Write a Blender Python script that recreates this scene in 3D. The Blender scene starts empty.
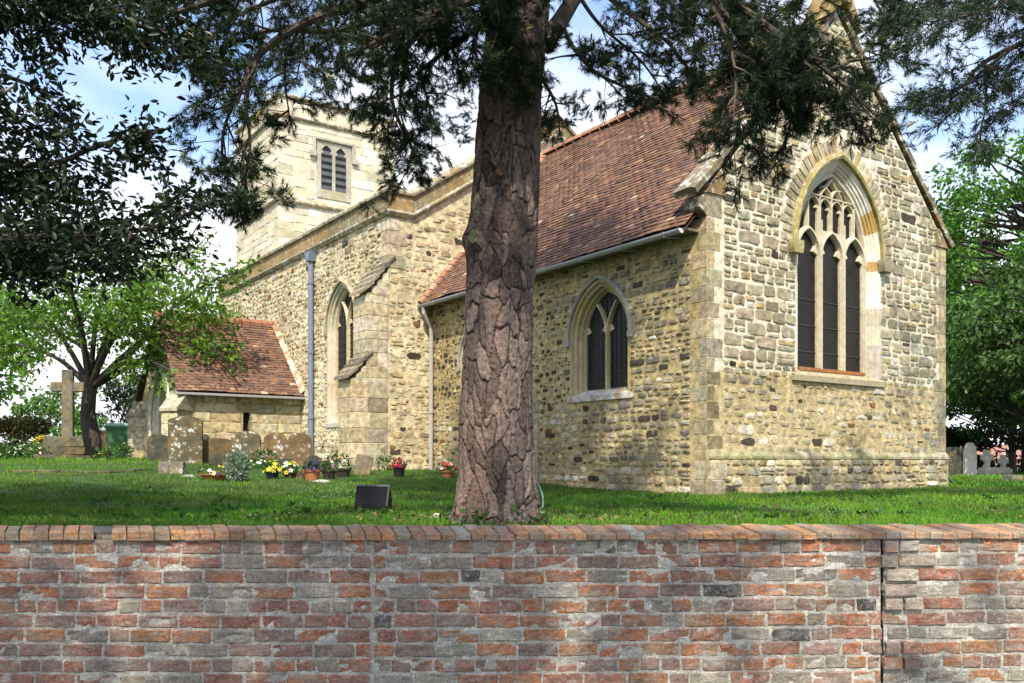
import bpy, math, random
import numpy as np
from mathutils import Vector, Matrix
from mathutils.geometry import tessellate_polygon

random.seed(7)
RNG = np.random.default_rng(7)
SC = bpy.context.scene
COL = SC.collection
R = math.radians

# ------------------------------------------------------------------ camera, sky, sun, exposure
F = 876.0; HOR = 460.0; EYE = 1.6
cam_d = bpy.data.cameras.new('camera'); cam = bpy.data.objects.new('camera', cam_d); COL.objects.link(cam)
cam_d.sensor_width = 36; cam_d.lens = F/1024*36
cam_d.shift_y = (HOR-341.5)/1024.0
cam_d.clip_start = 0.05; cam_d.clip_end = 3000
cam.location = (0, 0, EYE); cam.rotation_euler = (R(90), 0, 0)
SC.camera = cam

SUN_DIR = Vector((-0.06, -0.99, 0.0)).normalized()      # horizontal direction towards the sun
SUN_EL = R(50)
world = bpy.data.worlds.new('World'); SC.world = world; world.use_nodes = True
def setup_world():
    nt = world.node_tree; nt.nodes.clear()
    out = nt.nodes.new('ShaderNodeOutputWorld'); bg = nt.nodes.new('ShaderNodeBackground')
    sky = nt.nodes.new('ShaderNodeTexSky'); sky.sky_type = 'NISHITA'; sky.sun_disc = False
    sky.sun_elevation = SUN_EL; sky.sun_rotation = math.atan2(SUN_DIR.x, SUN_DIR.y)
    sky.air_density = 1.0; sky.dust_density = 1.5; sky.ozone_density = 1.0
    tc = nt.nodes.new('ShaderNodeTexCoord')
    mp = nt.nodes.new('ShaderNodeMapping'); mp.inputs['Scale'].default_value = (1.0, 1.0, 2.2)
    nz = nt.nodes.new('ShaderNodeTexNoise'); nz.inputs['Scale'].default_value = 2.3; nz.inputs['Detail'].default_value = 7
    nz.inputs['Roughness'].default_value = 0.55
    nt.links.new(tc.outputs['Generated'], mp.inputs['Vector']); nt.links.new(mp.outputs[0], nz.inputs['Vector'])
    sep = nt.nodes.new('ShaderNodeSeparateXYZ'); nt.links.new(tc.outputs['Generated'], sep.inputs[0])
    # more cloud towards the horizon
    hz = nt.nodes.new('ShaderNodeMapRange'); hz.inputs['From Min'].default_value = 0.05; hz.inputs['From Max'].default_value = 0.55
    hz.inputs['To Min'].default_value = 0.30; hz.inputs['To Max'].default_value = 0.0
    nt.links.new(sep.outputs['Z'], hz.inputs['Value'])
    ad = nt.nodes.new('ShaderNodeMath'); ad.operation = 'ADD'
    nt.links.new(nz.outputs['Fac'], ad.inputs[0]); nt.links.new(hz.outputs[0], ad.inputs[1])
    rp = nt.nodes.new('ShaderNodeValToRGB'); rp.color_ramp.elements[0].position = 0.50; rp.color_ramp.elements[1].position = 0.74
    nt.links.new(ad.outputs[0], rp.inputs[0])
    mx = nt.nodes.new('ShaderNodeMix'); mx.data_type = 'RGBA'
    mx.inputs[7].default_value = (10.6, 10.8, 11.2, 1)
    nt.links.new(rp.outputs[0], mx.inputs[0])
    boost = nt.nodes.new('ShaderNodeMix'); boost.data_type = 'RGBA'; boost.blend_type = 'MULTIPLY'; boost.inputs[0].default_value = 1
    boost.inputs[7].default_value = (2.2, 2.35, 2.55, 1)
    nt.links.new(sky.outputs[0], boost.inputs[6]); nt.links.new(boost.outputs[2], mx.inputs[6])
    nt.links.new(mx.outputs[2], bg.inputs['Color'])
    bg.inputs['Strength'].default_value = 0.10
    nt.links.new(bg.outputs[0], out.inputs[0])
setup_world()
sun_d = bpy.data.lights.new('sun', 'SUN'); sun = bpy.data.objects.new('sun', sun_d); COL.objects.link(sun)
sun_d.energy = 5.0; sun_d.angle = R(1.0); sun_d.color = (1.0, 0.93, 0.79)
_to = Vector((SUN_DIR.x*math.cos(SUN_EL), SUN_DIR.y*math.cos(SUN_EL), math.sin(SUN_EL)))
sun.rotation_euler = _to.to_track_quat('Z', 'Y').to_euler(); sun.location = (-6, -20, 25)
SC.view_settings.view_transform = 'Standard'; SC.view_settings.look = 'None'
SC.view_settings.exposure = 0.45; SC.view_settings.gamma = 1
SC.view_settings.use_curve_mapping = False

# ------------------------------------------------------------------ helpers
def W(px, py, Y):
    return Vector(((px-512)/F*Y, Y, EYE+(HOR-py)/F*Y))
def sm(a, b, x):
    t = min(1, max(0, (x-a)/(b-a))); return t*t*(3-2*t)
CX, CY = 2.78, 12.5                        # south-east corner of the chancel
ANG = math.atan2(0.576, 0.8175)
nx_, ny_ = math.cos(ANG), math.sin(ANG); wx_, wy_ = -ny_, nx_
def wall_y(x): return 4.42+0.02*(x+math.sqrt(x*x+0.5))
def wall_off(x): return wall_y(max(-10, min(10, x)))-4.42
def ground_h(X, Y):
    if Y-wall_off(X) < 4.57: return 0.0
    u = (X-CX)*wx_+(Y-CY)*wy_
    h = 1.1+0.5*sm(0, 14, u)*(1-sm(-0.5, 4, X))
    h -= 1.2*sm(45, 120, Y)
    return h
def gp(px, py):
    Y = 4.8
    while Y < 80:
        z = EYE+(HOR-py)/F*Y; X = (px-512)/F*Y
        if z <= ground_h(X, Y): break
        Y += 0.02
    return Vector(((px-512)/F*Y, Y, ground_h((px-512)/F*Y, Y)))

def vnoise(P, seed=0):
    """value noise on an (n,d) array, d = 2 or 3"""
    P = np.asarray(P, float); i = np.floor(P).astype(np.int64); f = P-i; f = f*f*(3-2*f)
    d = P.shape[1]
    if d == 2:
        i = np.c_[i, np.zeros(len(i), np.int64)]; f = np.c_[f, np.zeros(len(f))]
    def h(a, b, c):
        n = (a*73856093) ^ (b*19349663) ^ (c*83492791) ^ (seed*2654435761 & 0x7fffffff)
        n = (n ^ (n >> 13))*1274126177 & 0x7fffffff
        return ((n ^ (n >> 16)) & 0xffff)/65535.0
    r = 0
    for dx in (0, 1):
        for dy in (0, 1):
            for dz in (0, 1):
                w = (f[:, 0] if dx else 1-f[:, 0])*(f[:, 1] if dy else 1-f[:, 1])*(f[:, 2] if dz else 1-f[:, 2])
                r = r+w*h(i[:, 0]+dx, i[:, 1]+dy, i[:, 2]+dz)
    return r

class MB:
    def __init__(s): s.v = []; s.f = []; s.c = []
    def add(s, vs, fs, col=(1, 1, 1)):
        o = len(s.v); s.v.extend(tuple(v) for v in vs); s.f.extend(tuple(i+o for i in f) for f in fs)
        s.c.extend([tuple(col)]*len(vs)); return o
    def box(s, x0, x1, y0, y1, z0, z1, col=(1, 1, 1), M=None, jit=0, bev=0):
        if bev > 0: return s.bbox(x0, x1, y0, y1, z0, z1, bev, col, M)
        P = [Vector((x, y, z)) for z in (z0, z1) for y in (y0, y1) for x in (x0, x1)]
        if jit: P = [p+Vector((random.uniform(-jit, jit), random.uniform(-jit, jit), random.uniform(-jit, jit))) for p in P]
        if M is not None: P = [M @ p for p in P]
        s.add(P, [(0, 2, 3, 1), (4, 5, 7, 6), (0, 1, 5, 4), (2, 6, 7, 3), (0, 4, 6, 2), (1, 3, 7, 5)], col)
    def bbox(s, x0, x1, y0, y1, z0, z1, b, col, M=None):
        lo = (x0, y0, z0); hi = (x1, y1, z1); P = []; idx = {}
        for cz in (0, 1):
            for cy in (0, 1):
                for cx in (0, 1):
                    c = (cx, cy, cz)
                    for ax in range(3):
                        p = [0, 0, 0]
                        for k in range(3):
                            e = hi[k] if c[k] else lo[k]
                            p[k] = e if k == ax else e+(-b if c[k] else b)
                        idx[(c, ax)] = len(P); P.append(Vector(p))
        fs = []
        for ax in range(3):
            o = [k for k in range(3) if k != ax]
            for sd in (0, 1):
                q = []
                for a, b2 in ((0, 0), (1, 0), (1, 1), (0, 1)):
                    c = [0, 0, 0]; c[ax] = sd; c[o[0]] = a; c[o[1]] = b2; q.append(idx[(tuple(c), ax)])
                fs.append(q)
        for ax in range(3):
            o = [k for k in range(3) if k != ax]
            for a in (0, 1):
                for b2 in (0, 1):
                    c0 = [0, 0, 0]; c1 = [0, 0, 0]
                    c0[o[0]] = c1[o[0]] = a; c0[o[1]] = c1[o[1]] = b2; c0[ax] = 0; c1[ax] = 1
                    c0, c1 = tuple(c0), tuple(c1)
                    fs.append([idx[(c0, o[0])], idx[(c1, o[0])], idx[(c1, o[1])], idx[(c0, o[1])]])
        for cz in (0, 1):
            for cy in (0, 1):
                for cx in (0, 1):
                    fs.append([idx[((cx, cy, cz), k)] for k in range(3)])
        if M is not None: P = [M @ p for p in P]
        s.add(P, fs, col)
    def tube(s, pts, rad, n=8, col=(1, 1, 1), cap=True):
        pts = [Vector(p) for p in pts]; vs = []; fs = []
        if not hasattr(rad, '__len__'): rad = [rad]*len(pts)
        up = Vector((0.13, 0.21, 1)).normalized()
        for i, p in enumerate(pts):
            d = (pts[min(i+1, len(pts)-1)]-pts[max(i-1, 0)])
            if d.length < 1e-6: d = Vector((0, 0, 1))
            d.normalize(); a = d.cross(up)
            if a.length < 0.15: a = d.cross(Vector((1, 0.2, 0)))
            a.normalize(); b = d.cross(a)
            for k in range(n):
                t = 2*math.pi*k/n; vs.append(p+(a*math.cos(t)+b*math.sin(t))*rad[i])
        for i in range(len(pts)-1):
            for k in range(n):
                k2 = (k+1) % n; fs.append((i*n+k, i*n+k2, (i+1)*n+k2, (i+1)*n+k))
        if cap: fs.append(tuple(range(n-1, -1, -1))); fs.append(tuple((len(pts)-1)*n+k for k in range(n)))
        s.add(vs, fs, col)
    def lathe(s, prof, n=16, o=(0, 0, 0), col=(1, 1, 1)):
        vs = []; fs = []
        for r, z in prof:
            for k in range(n):
                t = 2*math.pi*k/n; vs.append((o[0]+r*math.cos(t), o[1]+r*math.sin(t), o[2]+z))
        for i in range(len(prof)-1):
            for k in range(n):
                k2 = (k+1) % n; fs.append((i*n+k, i*n+k2, (i+1)*n+k2, (i+1)*n+k))
        s.add(vs, fs, col)
    def prism(s, poly, fr, d0, d1, col=(1, 1, 1)):
        """extrude polygon [(u,v)] through frame fr(u,v,d) from d0 to d1"""
        n = len(poly); vs = [fr(u, v, d0) for u, v in poly]+[fr(u, v, d1) for u, v in poly]
        fs = [(i, (i+1) % n, n+(i+1) % n, n+i) for i in range(n)]
        tr = tessellate_polygon([[Vector((u, v, 0)) for u, v in poly]])
        fs += [tuple(t) for t in tr]+[tuple(n+i for i in t) for t in tr]
        s.add(vs, fs, col)
    def sheet(s, outer, holes, fr, d=0, col=(1, 1, 1)):
        polys = [[Vector((u, v, 0)) for u, v in outer]]+[[Vector((u, v, 0)) for u, v in h] for h in holes]
        flat = [p for pl in polys for p in pl]
        s.add([fr(p.x, p.y, d) for p in flat], [tuple(t) for t in tessellate_polygon(polys)], col)
    def build(s, name, m, parent=None, smooth=False, recalc=True):
        me = bpy.data.meshes.new(name); me.from_pydata([tuple(v) for v in s.v], [], s.f)
        if recalc:
            import bmesh
            bm = bmesh.new(); bm.from_mesh(me); bmesh.ops.recalc_face_normals(bm, faces=bm.faces); bm.to_mesh(me); bm.free()
        at = me.color_attributes.new('Col', 'FLOAT_COLOR', 'POINT')
        c = np.ones((len(s.v), 4), np.float32); c[:, :3] = np.array(s.c, np.float32).reshape(-1, 3)
        at.data.foreach_set('color', c.ravel())
        if smooth: me.polygons.foreach_set('use_smooth', [True]*len(me.polygons))
        return link(name, me, m, parent)

def link(name, me, m, parent=None):
    me.materials.append(m); o = bpy.data.objects.new(name, me); COL.objects.link(o)
    if parent is not None: o.parent = parent
    return o
def mesh_np(name, V, Fa, m, parent=None, col=None, smooth=False):
    me = bpy.data.meshes.new(name); n, k = Fa.shape
    me.vertices.add(len(V)); me.vertices.foreach_set('co', np.asarray(V, np.float32).ravel())
    me.loops.add(n*k); me.loops.foreach_set('vertex_index', np.asarray(Fa, np.int32).ravel())
    me.polygons.add(n); me.polygons.foreach_set('loop_start', np.arange(0, n*k, k, dtype=np.int32))
    try: me.polygons.foreach_set('loop_total', np.full(n, k, np.int32))
    except Exception: pass
    if smooth: me.polygons.foreach_set('use_smooth', np.ones(n, bool))
    if col is not None:
        at = me.color_attributes.new('Col', 'FLOAT_COLOR', 'POINT')
        c = np.ones((len(V), 4), np.float32); c[:, :3] = col; at.data.foreach_set('color', c.ravel())
    me.update(calc_edges=True); me.validate()
    return link(name, me, m, parent)
def thing(name, label, cat, loc=(0, 0, 0), rz=0, group=None):
    o = bpy.data.objects.new(name, None); COL.objects.link(o); o.empty_display_size = 0.2
    o.location = loc; o.rotation_euler = (0, 0, rz); o['label'] = label; o['category'] = cat
    if group: o['group'] = group
    return o
def tag(o, label, cat, group=None):
    o['label'] = label; o['category'] = cat
    if group: o['group'] = group
    return o

# ------------------------------------------------------------------ materials
def mat(name, rough=0.9, spec=0.3):
    m = bpy.data.materials.new(name); m.use_nodes = True; nt = m.node_tree
    b = nt.nodes['Principled BSDF']; b.inputs['Roughness'].default_value = rough
    b.inputs['Specular IOR Level'].default_value = spec
    return m, nt, b
def nd(nt, t, **k):
    n = nt.nodes.new(t)
    for a, v in k.items():
        if a in n.inputs: n.inputs[a].default_value = v
        else: setattr(n, a, v)
    return n
def noise(nt, vec, scale, detail=5, rough=0.55):
    n = nd(nt, 'ShaderNodeTexNoise', Scale=scale, Detail=detail, Roughness=rough); nt.links.new(vec, n.inputs['Vector']); return n.outputs['Fac']
def rng(nt, val, a, b, c, d, clamp=True):
    n = nt.nodes.new('ShaderNodeMapRange'); n.clamp = clamp; nt.links.new(val, n.inputs[0])
    for i, x in enumerate((a, b, c, d)): n.inputs[1+i].default_value = x
    return n.outputs[0]
def mix(nt, fac, a, b, mode='MIX'):
    n = nt.nodes.new('ShaderNodeMix'); n.data_type = 'RGBA'; n.blend_type = mode
    for sock, v in ((0, fac), (6, a), (7, b)):
        if isinstance(v, (int, float)): n.inputs[sock].default_value = v
        elif isinstance(v, tuple): n.inputs[sock].default_value = (*v, 1)
        else: nt.links.new(v, n.inputs[sock])
    return n.outputs[2]
def mul(nt, a, b):
    n = nt.nodes.new('ShaderNodeMath'); n.operation = 'MULTIPLY'
    for i, v in enumerate((a, b)):
        if isinstance(v, (int, float)): n.inputs[i].default_value = v
        else: nt.links.new(v, n.inputs[i])
    return n.outputs[0]
def bump(nt, b, h, strength=0.5, dist=0.02):
    n = nt.nodes.new('ShaderNodeBump'); n.inputs['Strength'].default_value = strength; n.inputs['Distance'].default_value = dist
    nt.links.new(h, n.inputs['Height']); nt.links.new(n.outputs[0], b.inputs['Normal'])
def stone_mat(name, lichen=(0.52, 0.5, 0.42), lich_amt=0.45, lich_scale=6.0, stain=0.65, stain_col=(0.55, 0.5, 0.4), fine=55, bumps=0.5, lo=0.62, hi=1.35, lth=0.58, ochre=0.0):
    m, nt, b = mat(name)
    co = nt.nodes.new('ShaderNodeTexCoord').outputs['Object']
    at = nd(nt, 'ShaderNodeAttribute', attribute_name='Col').outputs['Color']
    n1 = noise(nt, co, 9, 8, 0.6); n2 = noise(nt, co, fine, 4, 0.6); n3 = noise(nt, co, 0.9, 5); n4 = noise(nt, co, lich_scale, 9, 0.68)
    g1 = rng(nt, n1, 0.3, 0.7, lo, hi); g2 = rng(nt, n2, 0.3, 0.7, 0.75, 1.25)
    g = mul(nt, g1, g2)
    cmb = nt.nodes.new('ShaderNodeCombineColor')
    for i in range(3): nt.links.new(g, cmb.inputs[i])
    c = mix(nt, 1.0, at, cmb.outputs[0], 'MULTIPLY')
    c = mix(nt, mul(nt, rng(nt, n3, 0.42, 0.68, 0, 1), stain), c, mix(nt, 1.0, c, stain_col, 'MULTIPLY'))
    c = mix(nt, mul(nt, rng(nt, n4, lth, lth+0.07, 0, 1), lich_amt), c, lichen)
    if ochre > 0:
        n5 = noise(nt, co, 3.1, 7, 0.65)
        c = mix(nt, mul(nt, rng(nt, n5, 0.5, 0.6, 0, 1), ochre), c, (0.27, 0.175, 0.055))
    nt.links.new(c, b.inputs['Base Color'])
    ad = nt.nodes.new('ShaderNodeMath'); ad.operation = 'ADD'; nt.links.new(n1, ad.inputs[0]); nt.links.new(mul(nt, n2, 0.6), ad.inputs[1])
    bump(nt, b, ad.outputs[0], bumps, 0.03)
    return m
M_STONE = stone_mat('rubble_stone', lo=0.5, hi=1.42, bumps=0.75)
M_ASHLAR = stone_mat('dressed_stone', lich_amt=0.25, stain=0.5, bumps=0.3, lo=0.8, hi=1.18)
M_COPE = stone_mat('weathered_coping_stone', lichen=(0.62, 0.6, 0.52), lich_amt=0.8, lich_scale=9, lth=0.52, stain=0.8, ochre=0.7)
M_OCHRE = stone_mat('ochre_lichen_stone', lich_amt=0.6, lich_scale=8, ochre=0.5, stain=0.7, lth=0.55)
M_GRAVE = stone_mat('lichened_gravestone', lichen=(0.6, 0.61, 0.56), lich_amt=0.85, lich_scale=8, lth=0.555, stain=0.7, ochre=0.35, lo=0.6, hi=1.3)
M_GRAVE_DARK = stone_mat('dull_gravestone', lichen=(0.3, 0.28, 0.2), lich_amt=0.5, lich_scale=9, lth=0.6, stain=0.7, ochre=0.4)
M_BRICK = None
def brick_mat():
    m, nt, b = mat('old_brick')
    co = nt.nodes.new('ShaderNodeTexCoord').outputs['Object']
    at = nd(nt, 'ShaderNodeAttribute', attribute_name='Col').outputs['Color']
    mp = nt.nodes.new('ShaderNodeMapping'); mp.inputs['Scale'].default_value = (1, 1, 2.2); nt.links.new(co, mp.inputs[0]); cs = mp.outputs[0]
    n1 = noise(nt, cs, 14, 10, 0.75); n2 = noise(nt, co, 110, 4, 0.7); n3 = noise(nt, cs, 8.5, 12, 0.8); n4 = noise(nt, co, 42, 8, 0.8); n5 = noise(nt, cs, 4.2, 12, 0.82); n6 = noise(nt, cs, 9, 12, 0.8)
    g = mul(nt, rng(nt, n1, 0.3, 0.7, 0.35, 1.65), rng(nt, n2, 0.3, 0.7, 0.5, 1.5))
    cmb = nt.nodes.new('ShaderNodeCombineColor')
    for i in range(3): nt.links.new(g, cmb.inputs[i])
    c = mix(nt, 1.0, at, cmb.outputs[0], 'MULTIPLY')
    c = mix(nt, mul(nt, rng(nt, n3, 0.44, 0.6, 0, 1), 0.72), c, mix(nt, n2, (0.2, 0.17, 0.14), (0.42, 0.375, 0.31)))   # grey weathering
    c = mix(nt, mul(nt, rng(nt, n6, 0.56, 0.61, 0, 1), 0.4), c, (0.11, 0.06, 0.05))                                      # dark burnt and mossy spots
    c = mix(nt, mul(nt, rng(nt, n5, 0.545, 0.62, 0, 1), 0.62), c, mix(nt, n2, (0.36, 0.335, 0.285), (0.64, 0.62, 0.55)))        # smeared mortar and limewash
    c = mix(nt, mul(nt, rng(nt, n4, 0.535, 0.6, 0, 1), 0.75), c, (0.5, 0.48, 0.43))                                          # lime specks
    nt.links.new(c, b.inputs['Base Color'])
    ad = nt.nodes.new('ShaderNodeMath'); ad.operation = 'ADD'; nt.links.new(n1, ad.inputs[0]); nt.links.new(mul(nt, n4, 0.9), ad.inputs[1])
    bump(nt, b, ad.outputs[0], 0.9, 0.022)
    return m
M_BRICK = brick_mat()
def attr_mat(name, rough=0.8, ns=8, amt=0.25, bmp=0.2, trans=0.0, spec=0.3, fine=None):
    m, nt, b = mat(name, rough, spec)
    co = nt.nodes.new('ShaderNodeTexCoord').outputs['Object']
    at = nd(nt, 'ShaderNodeAttribute', attribute_name='Col').outputs['Color']
    n1 = noise(nt, co, ns, 6, 0.6)
    g = rng(nt, n1, 0.3, 0.7, 1-amt, 1+amt)
    cmb = nt.nodes.new('ShaderNodeCombineColor')
    for i in range(3): nt.links.new(g, cmb.inputs[i])
    c = mix(nt, 1.0, at, cmb.outputs[0], 'MULTIPLY')
    nt.links.new(c, b.inputs['Base Color'])
    if bmp: bump(nt, b, noise(nt, co, fine or ns*4, 4), bmp, 0.01)
    if trans > 0:
        tr = nt.nodes.new('ShaderNodeBsdfTranslucent'); ms = nt.nodes.new('ShaderNodeMixShader'); ms.inputs[0].default_value = trans
        nt.links.new(mix(nt, 1.0, c, (1.5, 1.7, 0.6), 'MULTIPLY'), tr.inputs['Color'])
        out = nt.nodes['Material Output']
        nt.links.new(b.outputs[0], ms.inputs[1]); nt.links.new(tr.outputs[0], ms.inputs[2]); nt.links.new(ms.outputs[0], out.inputs[0])
    return m
M_TILE = attr_mat('clay_tile', 0.85, 14, 0.35, 0.3)
M_LEAF = attr_mat('leaf', 0.55, 0.6, 0.35, 0, trans=0.35)
M_LEAF_DARK = attr_mat('dark_leaf', 0.4, 0.8, 0.3, 0, trans=0.12)
M_NEEDLE = attr_mat('pine_needle', 0.6, 0.9, 0.35, 0, trans=0.12)
M_GRASS = attr_mat('grass_blade', 0.6, 0.7, 0.35, 0, trans=0.3)
M_BARK = attr_mat('pine_bark', 0.95, 34, 0.5, 0.9, spec=0.1, fine=70)
M_WOOD = attr_mat('twig_bark', 0.9, 12, 0.35, 0.4)
M_PAINT = attr_mat('painted_metal', 0.5, 20, 0.12, 0.05)
M_PLASTIC = attr_mat('plastic', 0.45, 10, 0.12, 0.05)
M_PETAL = attr_mat('petal', 0.6, 10, 0.15, 0, trans=0.2)
M_CLAY = attr_mat('terracotta', 0.9, 20, 0.2, 0.2)
M_PLANK = attr_mat('dull_matt', 0.9, 9, 0.3, 0.3)
def glass_mat(name, base, nu, nv, diamond=False):
    m, nt, b = mat(name, 0.22, 0.12)
    co = nt.nodes.new('ShaderNodeTexCoord').outputs['Object']
    n = noise(nt, co, 7, 4); nb = noise(nt, co, 2.2, 3)
    c = mix(nt, rng(nt, n, 0.35, 0.65, 0, 1), base, tuple(x*1.9 for x in base))
    nt.links.new(c, b.inputs['Base Color'])
    nt.links.new(rng(nt, n, 0.3, 0.7, 0.18, 0.5), b.inputs['Roughness'])
    bump(nt, b, nb, 0.25, 0.05)
    return m
M_GLASS = glass_mat('dark_leaded_glass', (0.012, 0.011, 0.01), 0, 0)

def simple(name, c, rough=0.8, ns=10, amt=0.3, metallic=0):
    m, nt, b = mat(name, rough)
    co = nt.nodes.new('ShaderNodeTexCoord').outputs['Object']
    n = noise(nt, co, ns, 6, 0.6)
    nt.links.new(mix(nt, n, tuple(x*(1-amt) for x in c), tuple(x*(1+amt) for x in c)), b.inputs['Base Color'])
    b.inputs['Metallic'].default_value = metallic
    bump(nt, b, noise(nt, co, ns*5, 4), 0.2, 0.01)
    return m
M_SOIL = None
def lawn_mat():
    m, nt, b = mat('lawn_ground', 0.95)
    co = nt.nodes.new('ShaderNodeTexCoord').outputs['Object']
    n1 = noise(nt, co, 0.8, 6); n2 = noise(nt, co, 30, 6, 0.7)
    c = mix(nt, rng(nt, n1, 0.35, 0.65, 0, 1), (0.035, 0.075, 0.012), (0.05, 0.095, 0.018))
    c = mix(nt, rng(nt, n2, 0.35, 0.7, 0, 0.6), c, (0.03, 0.035, 0.012))
    nt.links.new(c, b.inputs['Base Color']); bump(nt, b, n2, 0.6, 0.03)
    return m
M_LAWN = lawn_mat()
M_ROAD = simple('asphalt', (0.05, 0.05, 0.052), 0.9, 40, 0.3)
M_DARK = simple('dark_void', (0.02, 0.018, 0.015), 0.9)
M_LEAD = simple('lead_came', (0.05, 0.05, 0.055), 0.6)

# ------------------------------------------------------------------ ground
def build_ground():
    xs = np.unique(np.r_[np.arange(-30, 30, 0.6), np.array([-900, -400, -200, -120, -80, -55, -40, 40, 55, 80, 120, 200, 400, 900])])
    ys = np.unique(np.r_[np.array([-300, -100, -40, -15, -4, 0, 3, 4.55, 4.59]), np.arange(4.9, 45, 0.6), np.array([50, 60, 75, 90, 110, 130, 200, 400, 900, 1500])])
    V = np.array([(x, y+wall_off(x), ground_h(x, y+wall_off(x))) for y in ys for x in xs])
    nx, ny = len(xs), len(ys)
    i = np.arange(nx*ny).reshape(ny, nx)
    Fa = np.stack([i[:-1, :-1].ravel(), i[:-1, 1:].ravel(), i[1:, 1:].ravel(), i[1:, :-1].ravel()], 1)
    o = mesh_np('ground', V, Fa, M_LAWN, smooth=True); o['kind'] = 'structure'
    mb = MB(); mb.box(-80, 80, -5, 3.3, -0.1, 0.004, (1, 1, 1)); o = mb.build('road', M_ROAD); o['kind'] = 'structure'
build_ground()

# ------------------------------------------------------------------ stonework
def clip_half(poly, a, b, c):
    """keep a*u+b*v<=c"""
    out = []; n = len(poly)
    for i in range(n):
        p, q = poly[i], poly[(i+1) % n]; dp = a*p[0]+b*p[1]-c; dq = a*q[0]+b*q[1]-c
        if dp <= 0: out.append(p)
        if (dp < 0 < dq) or (dq < 0 < dp):
            t = dp/(dp-dq); out.append((p[0]+(q[0]-p[0])*t, p[1]+(q[1]-p[1])*t))
    return out
def stone(mb, fr, poly, h, col, rnd=0.12):
    n = len(poly)
    if n < 3: return
    cu = sum(p[0] for p in poly)/n; cv = sum(p[1] for p in poly)/n
    A = abs(sum(poly[i][0]*poly[(i+1) % n][1]-poly[(i+1) % n][0]*poly[i][1] for i in range(n)))/2
    if A < 0.0006: return
    k = 0.012/max(0.03, math.sqrt(A))*2
    k = min(0.35, max(0.1, k))
    tu, tv = random.uniform(-.05, .05), random.uniform(-.05, .05)
    vs = [fr(u, v, -0.004) for u, v in poly]
    vs += [fr(cu+(u-cu)*(1-k), cv+(v-cv)*(1-k), h*random.uniform(0.75, 1.05)+(u-cu)*tu+(v-cv)*tv) for u, v in poly]
    vs.append(fr(cu+random.uniform(-.2, .2)*math.sqrt(A)*0.5, cv, h*random.uniform(0.95, 1.25)))
    fs = [(i, (i+1) % n, n+(i+1) % n, n+i) for i in range(n)]+[(n+i, n+(i+1) % n, 2*n) for i in range(n)]
    mb.add(vs, fs, col)
def cell_poly(u0, u1, v0, v1, gap, jit, rag=1.0):
    g = gap/2; u0 += g; u1 -= g; v0 += g; v1 -= g
    w, h = u1-u0, v1-v0
    if w < 0.015 or h < 0.012: return []
    m = min(w, h); P = []
    cs = [(u0, v0, 1, 1), (u1, v0, -1, 1), (u1, v1, -1, -1), (u0, v1, 1, -1)]
    for k, (u, v, su, sv) in enumerate(cs):
        a = random.uniform(0.08, 0.42)*m*rag; b = random.uniform(0.08, 0.36)*m*rag
        p1 = (u, v+sv*b); p2 = (u+su*a, v)
        P += ([p1, p2] if k % 2 == 0 else [p2, p1])
        if k % 2 == 0 and w > 1.5*h: P.append(((u0+u1)/2+random.uniform(-.15, .15)*w, v+random.uniform(-.12, .2)*sv*h*0.6))
    return [(u+random.uniform(-jit, jit)*m, v+random.uniform(-jit, jit)*m) for u, v in P]
def rubble(mb, fr, u0, u1, v0, v1, style, halves=(), hole=None):
    """courses of irregular stones. style(u,v)->dict(h,asp,gap,prot,skip,col,rag); hole(vlo,vhi)->list of blocked (ua,ub)"""
    v = v0
    while v < v1-0.02:
        hrow = random.uniform(*style(0.5*(u0+u1), v)['h']); vt = min(v+hrow, v1)
        if v1-vt < 0.04: vt = v1
        ivs = [(u0, u1)]
        if hole:
            for (a, b) in hole(v, vt):
                nw = []
                for (p, q) in ivs:
                    if b <= p or a >= q: nw.append((p, q)); continue
                    if a > p: nw.append((p, a))
                    if b < q: nw.append((b, q))
                ivs = nw
        for (p, q) in ivs:
            u = p
            while u < q-0.01:
                st = style(u, (v+vt)/2); w = (vt-v)*random.uniform(*st['asp']); ue = u+w
                if q-ue < 0.09: ue = q
                cells = [(u, ue, v, vt)]
                if vt-v > 0.13 and random.random() < st.get('split', 0.3):
                    mm = v+(vt-v)*random.uniform(.35, .65); cells = [(u, ue, v, mm), (u, ue, mm, vt)]
                    if random.random() < .5 and ue-u > 0.16:
                        um = u+(ue-u)*random.uniform(.35, .65); cells = [(u, um, v, mm), (um, ue, v, mm), (u, ue, mm, vt)]
                for (a, b, c, d) in cells:
                    st = style((a+b)/2, (c+d)/2)
                    if random.random() < st.get('skip', 0): continue
                    dv = random.uniform(-.5, .5)*st.get('wob', 0.02)
                    P = cell_poly(a, b, c+dv, d+dv, st['gap']*random.uniform(.7, 1.4), st.get('jit', .07), st.get('rag', 1))
                    for hp in halves:
                        if P: P = clip_half(P, *hp)
                    if P: stone(mb, fr, P, st['prot']*random.uniform(.5, 1.3), st['col'](), )
                u = ue
        v = vt
def pick(*opts):
    """weighted colours with jitter"""
    tot = sum(w for w, _ in opts)
    def f():
        r = random.uniform(0, tot)
        for w, c in opts:
            r -= w
            if r <= 0: break
        k = random.uniform(.82, 1.18); return tuple(min(.95, max(.005, x*k*random.uniform(.96, 1.04))) for x in c)
    return f

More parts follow.
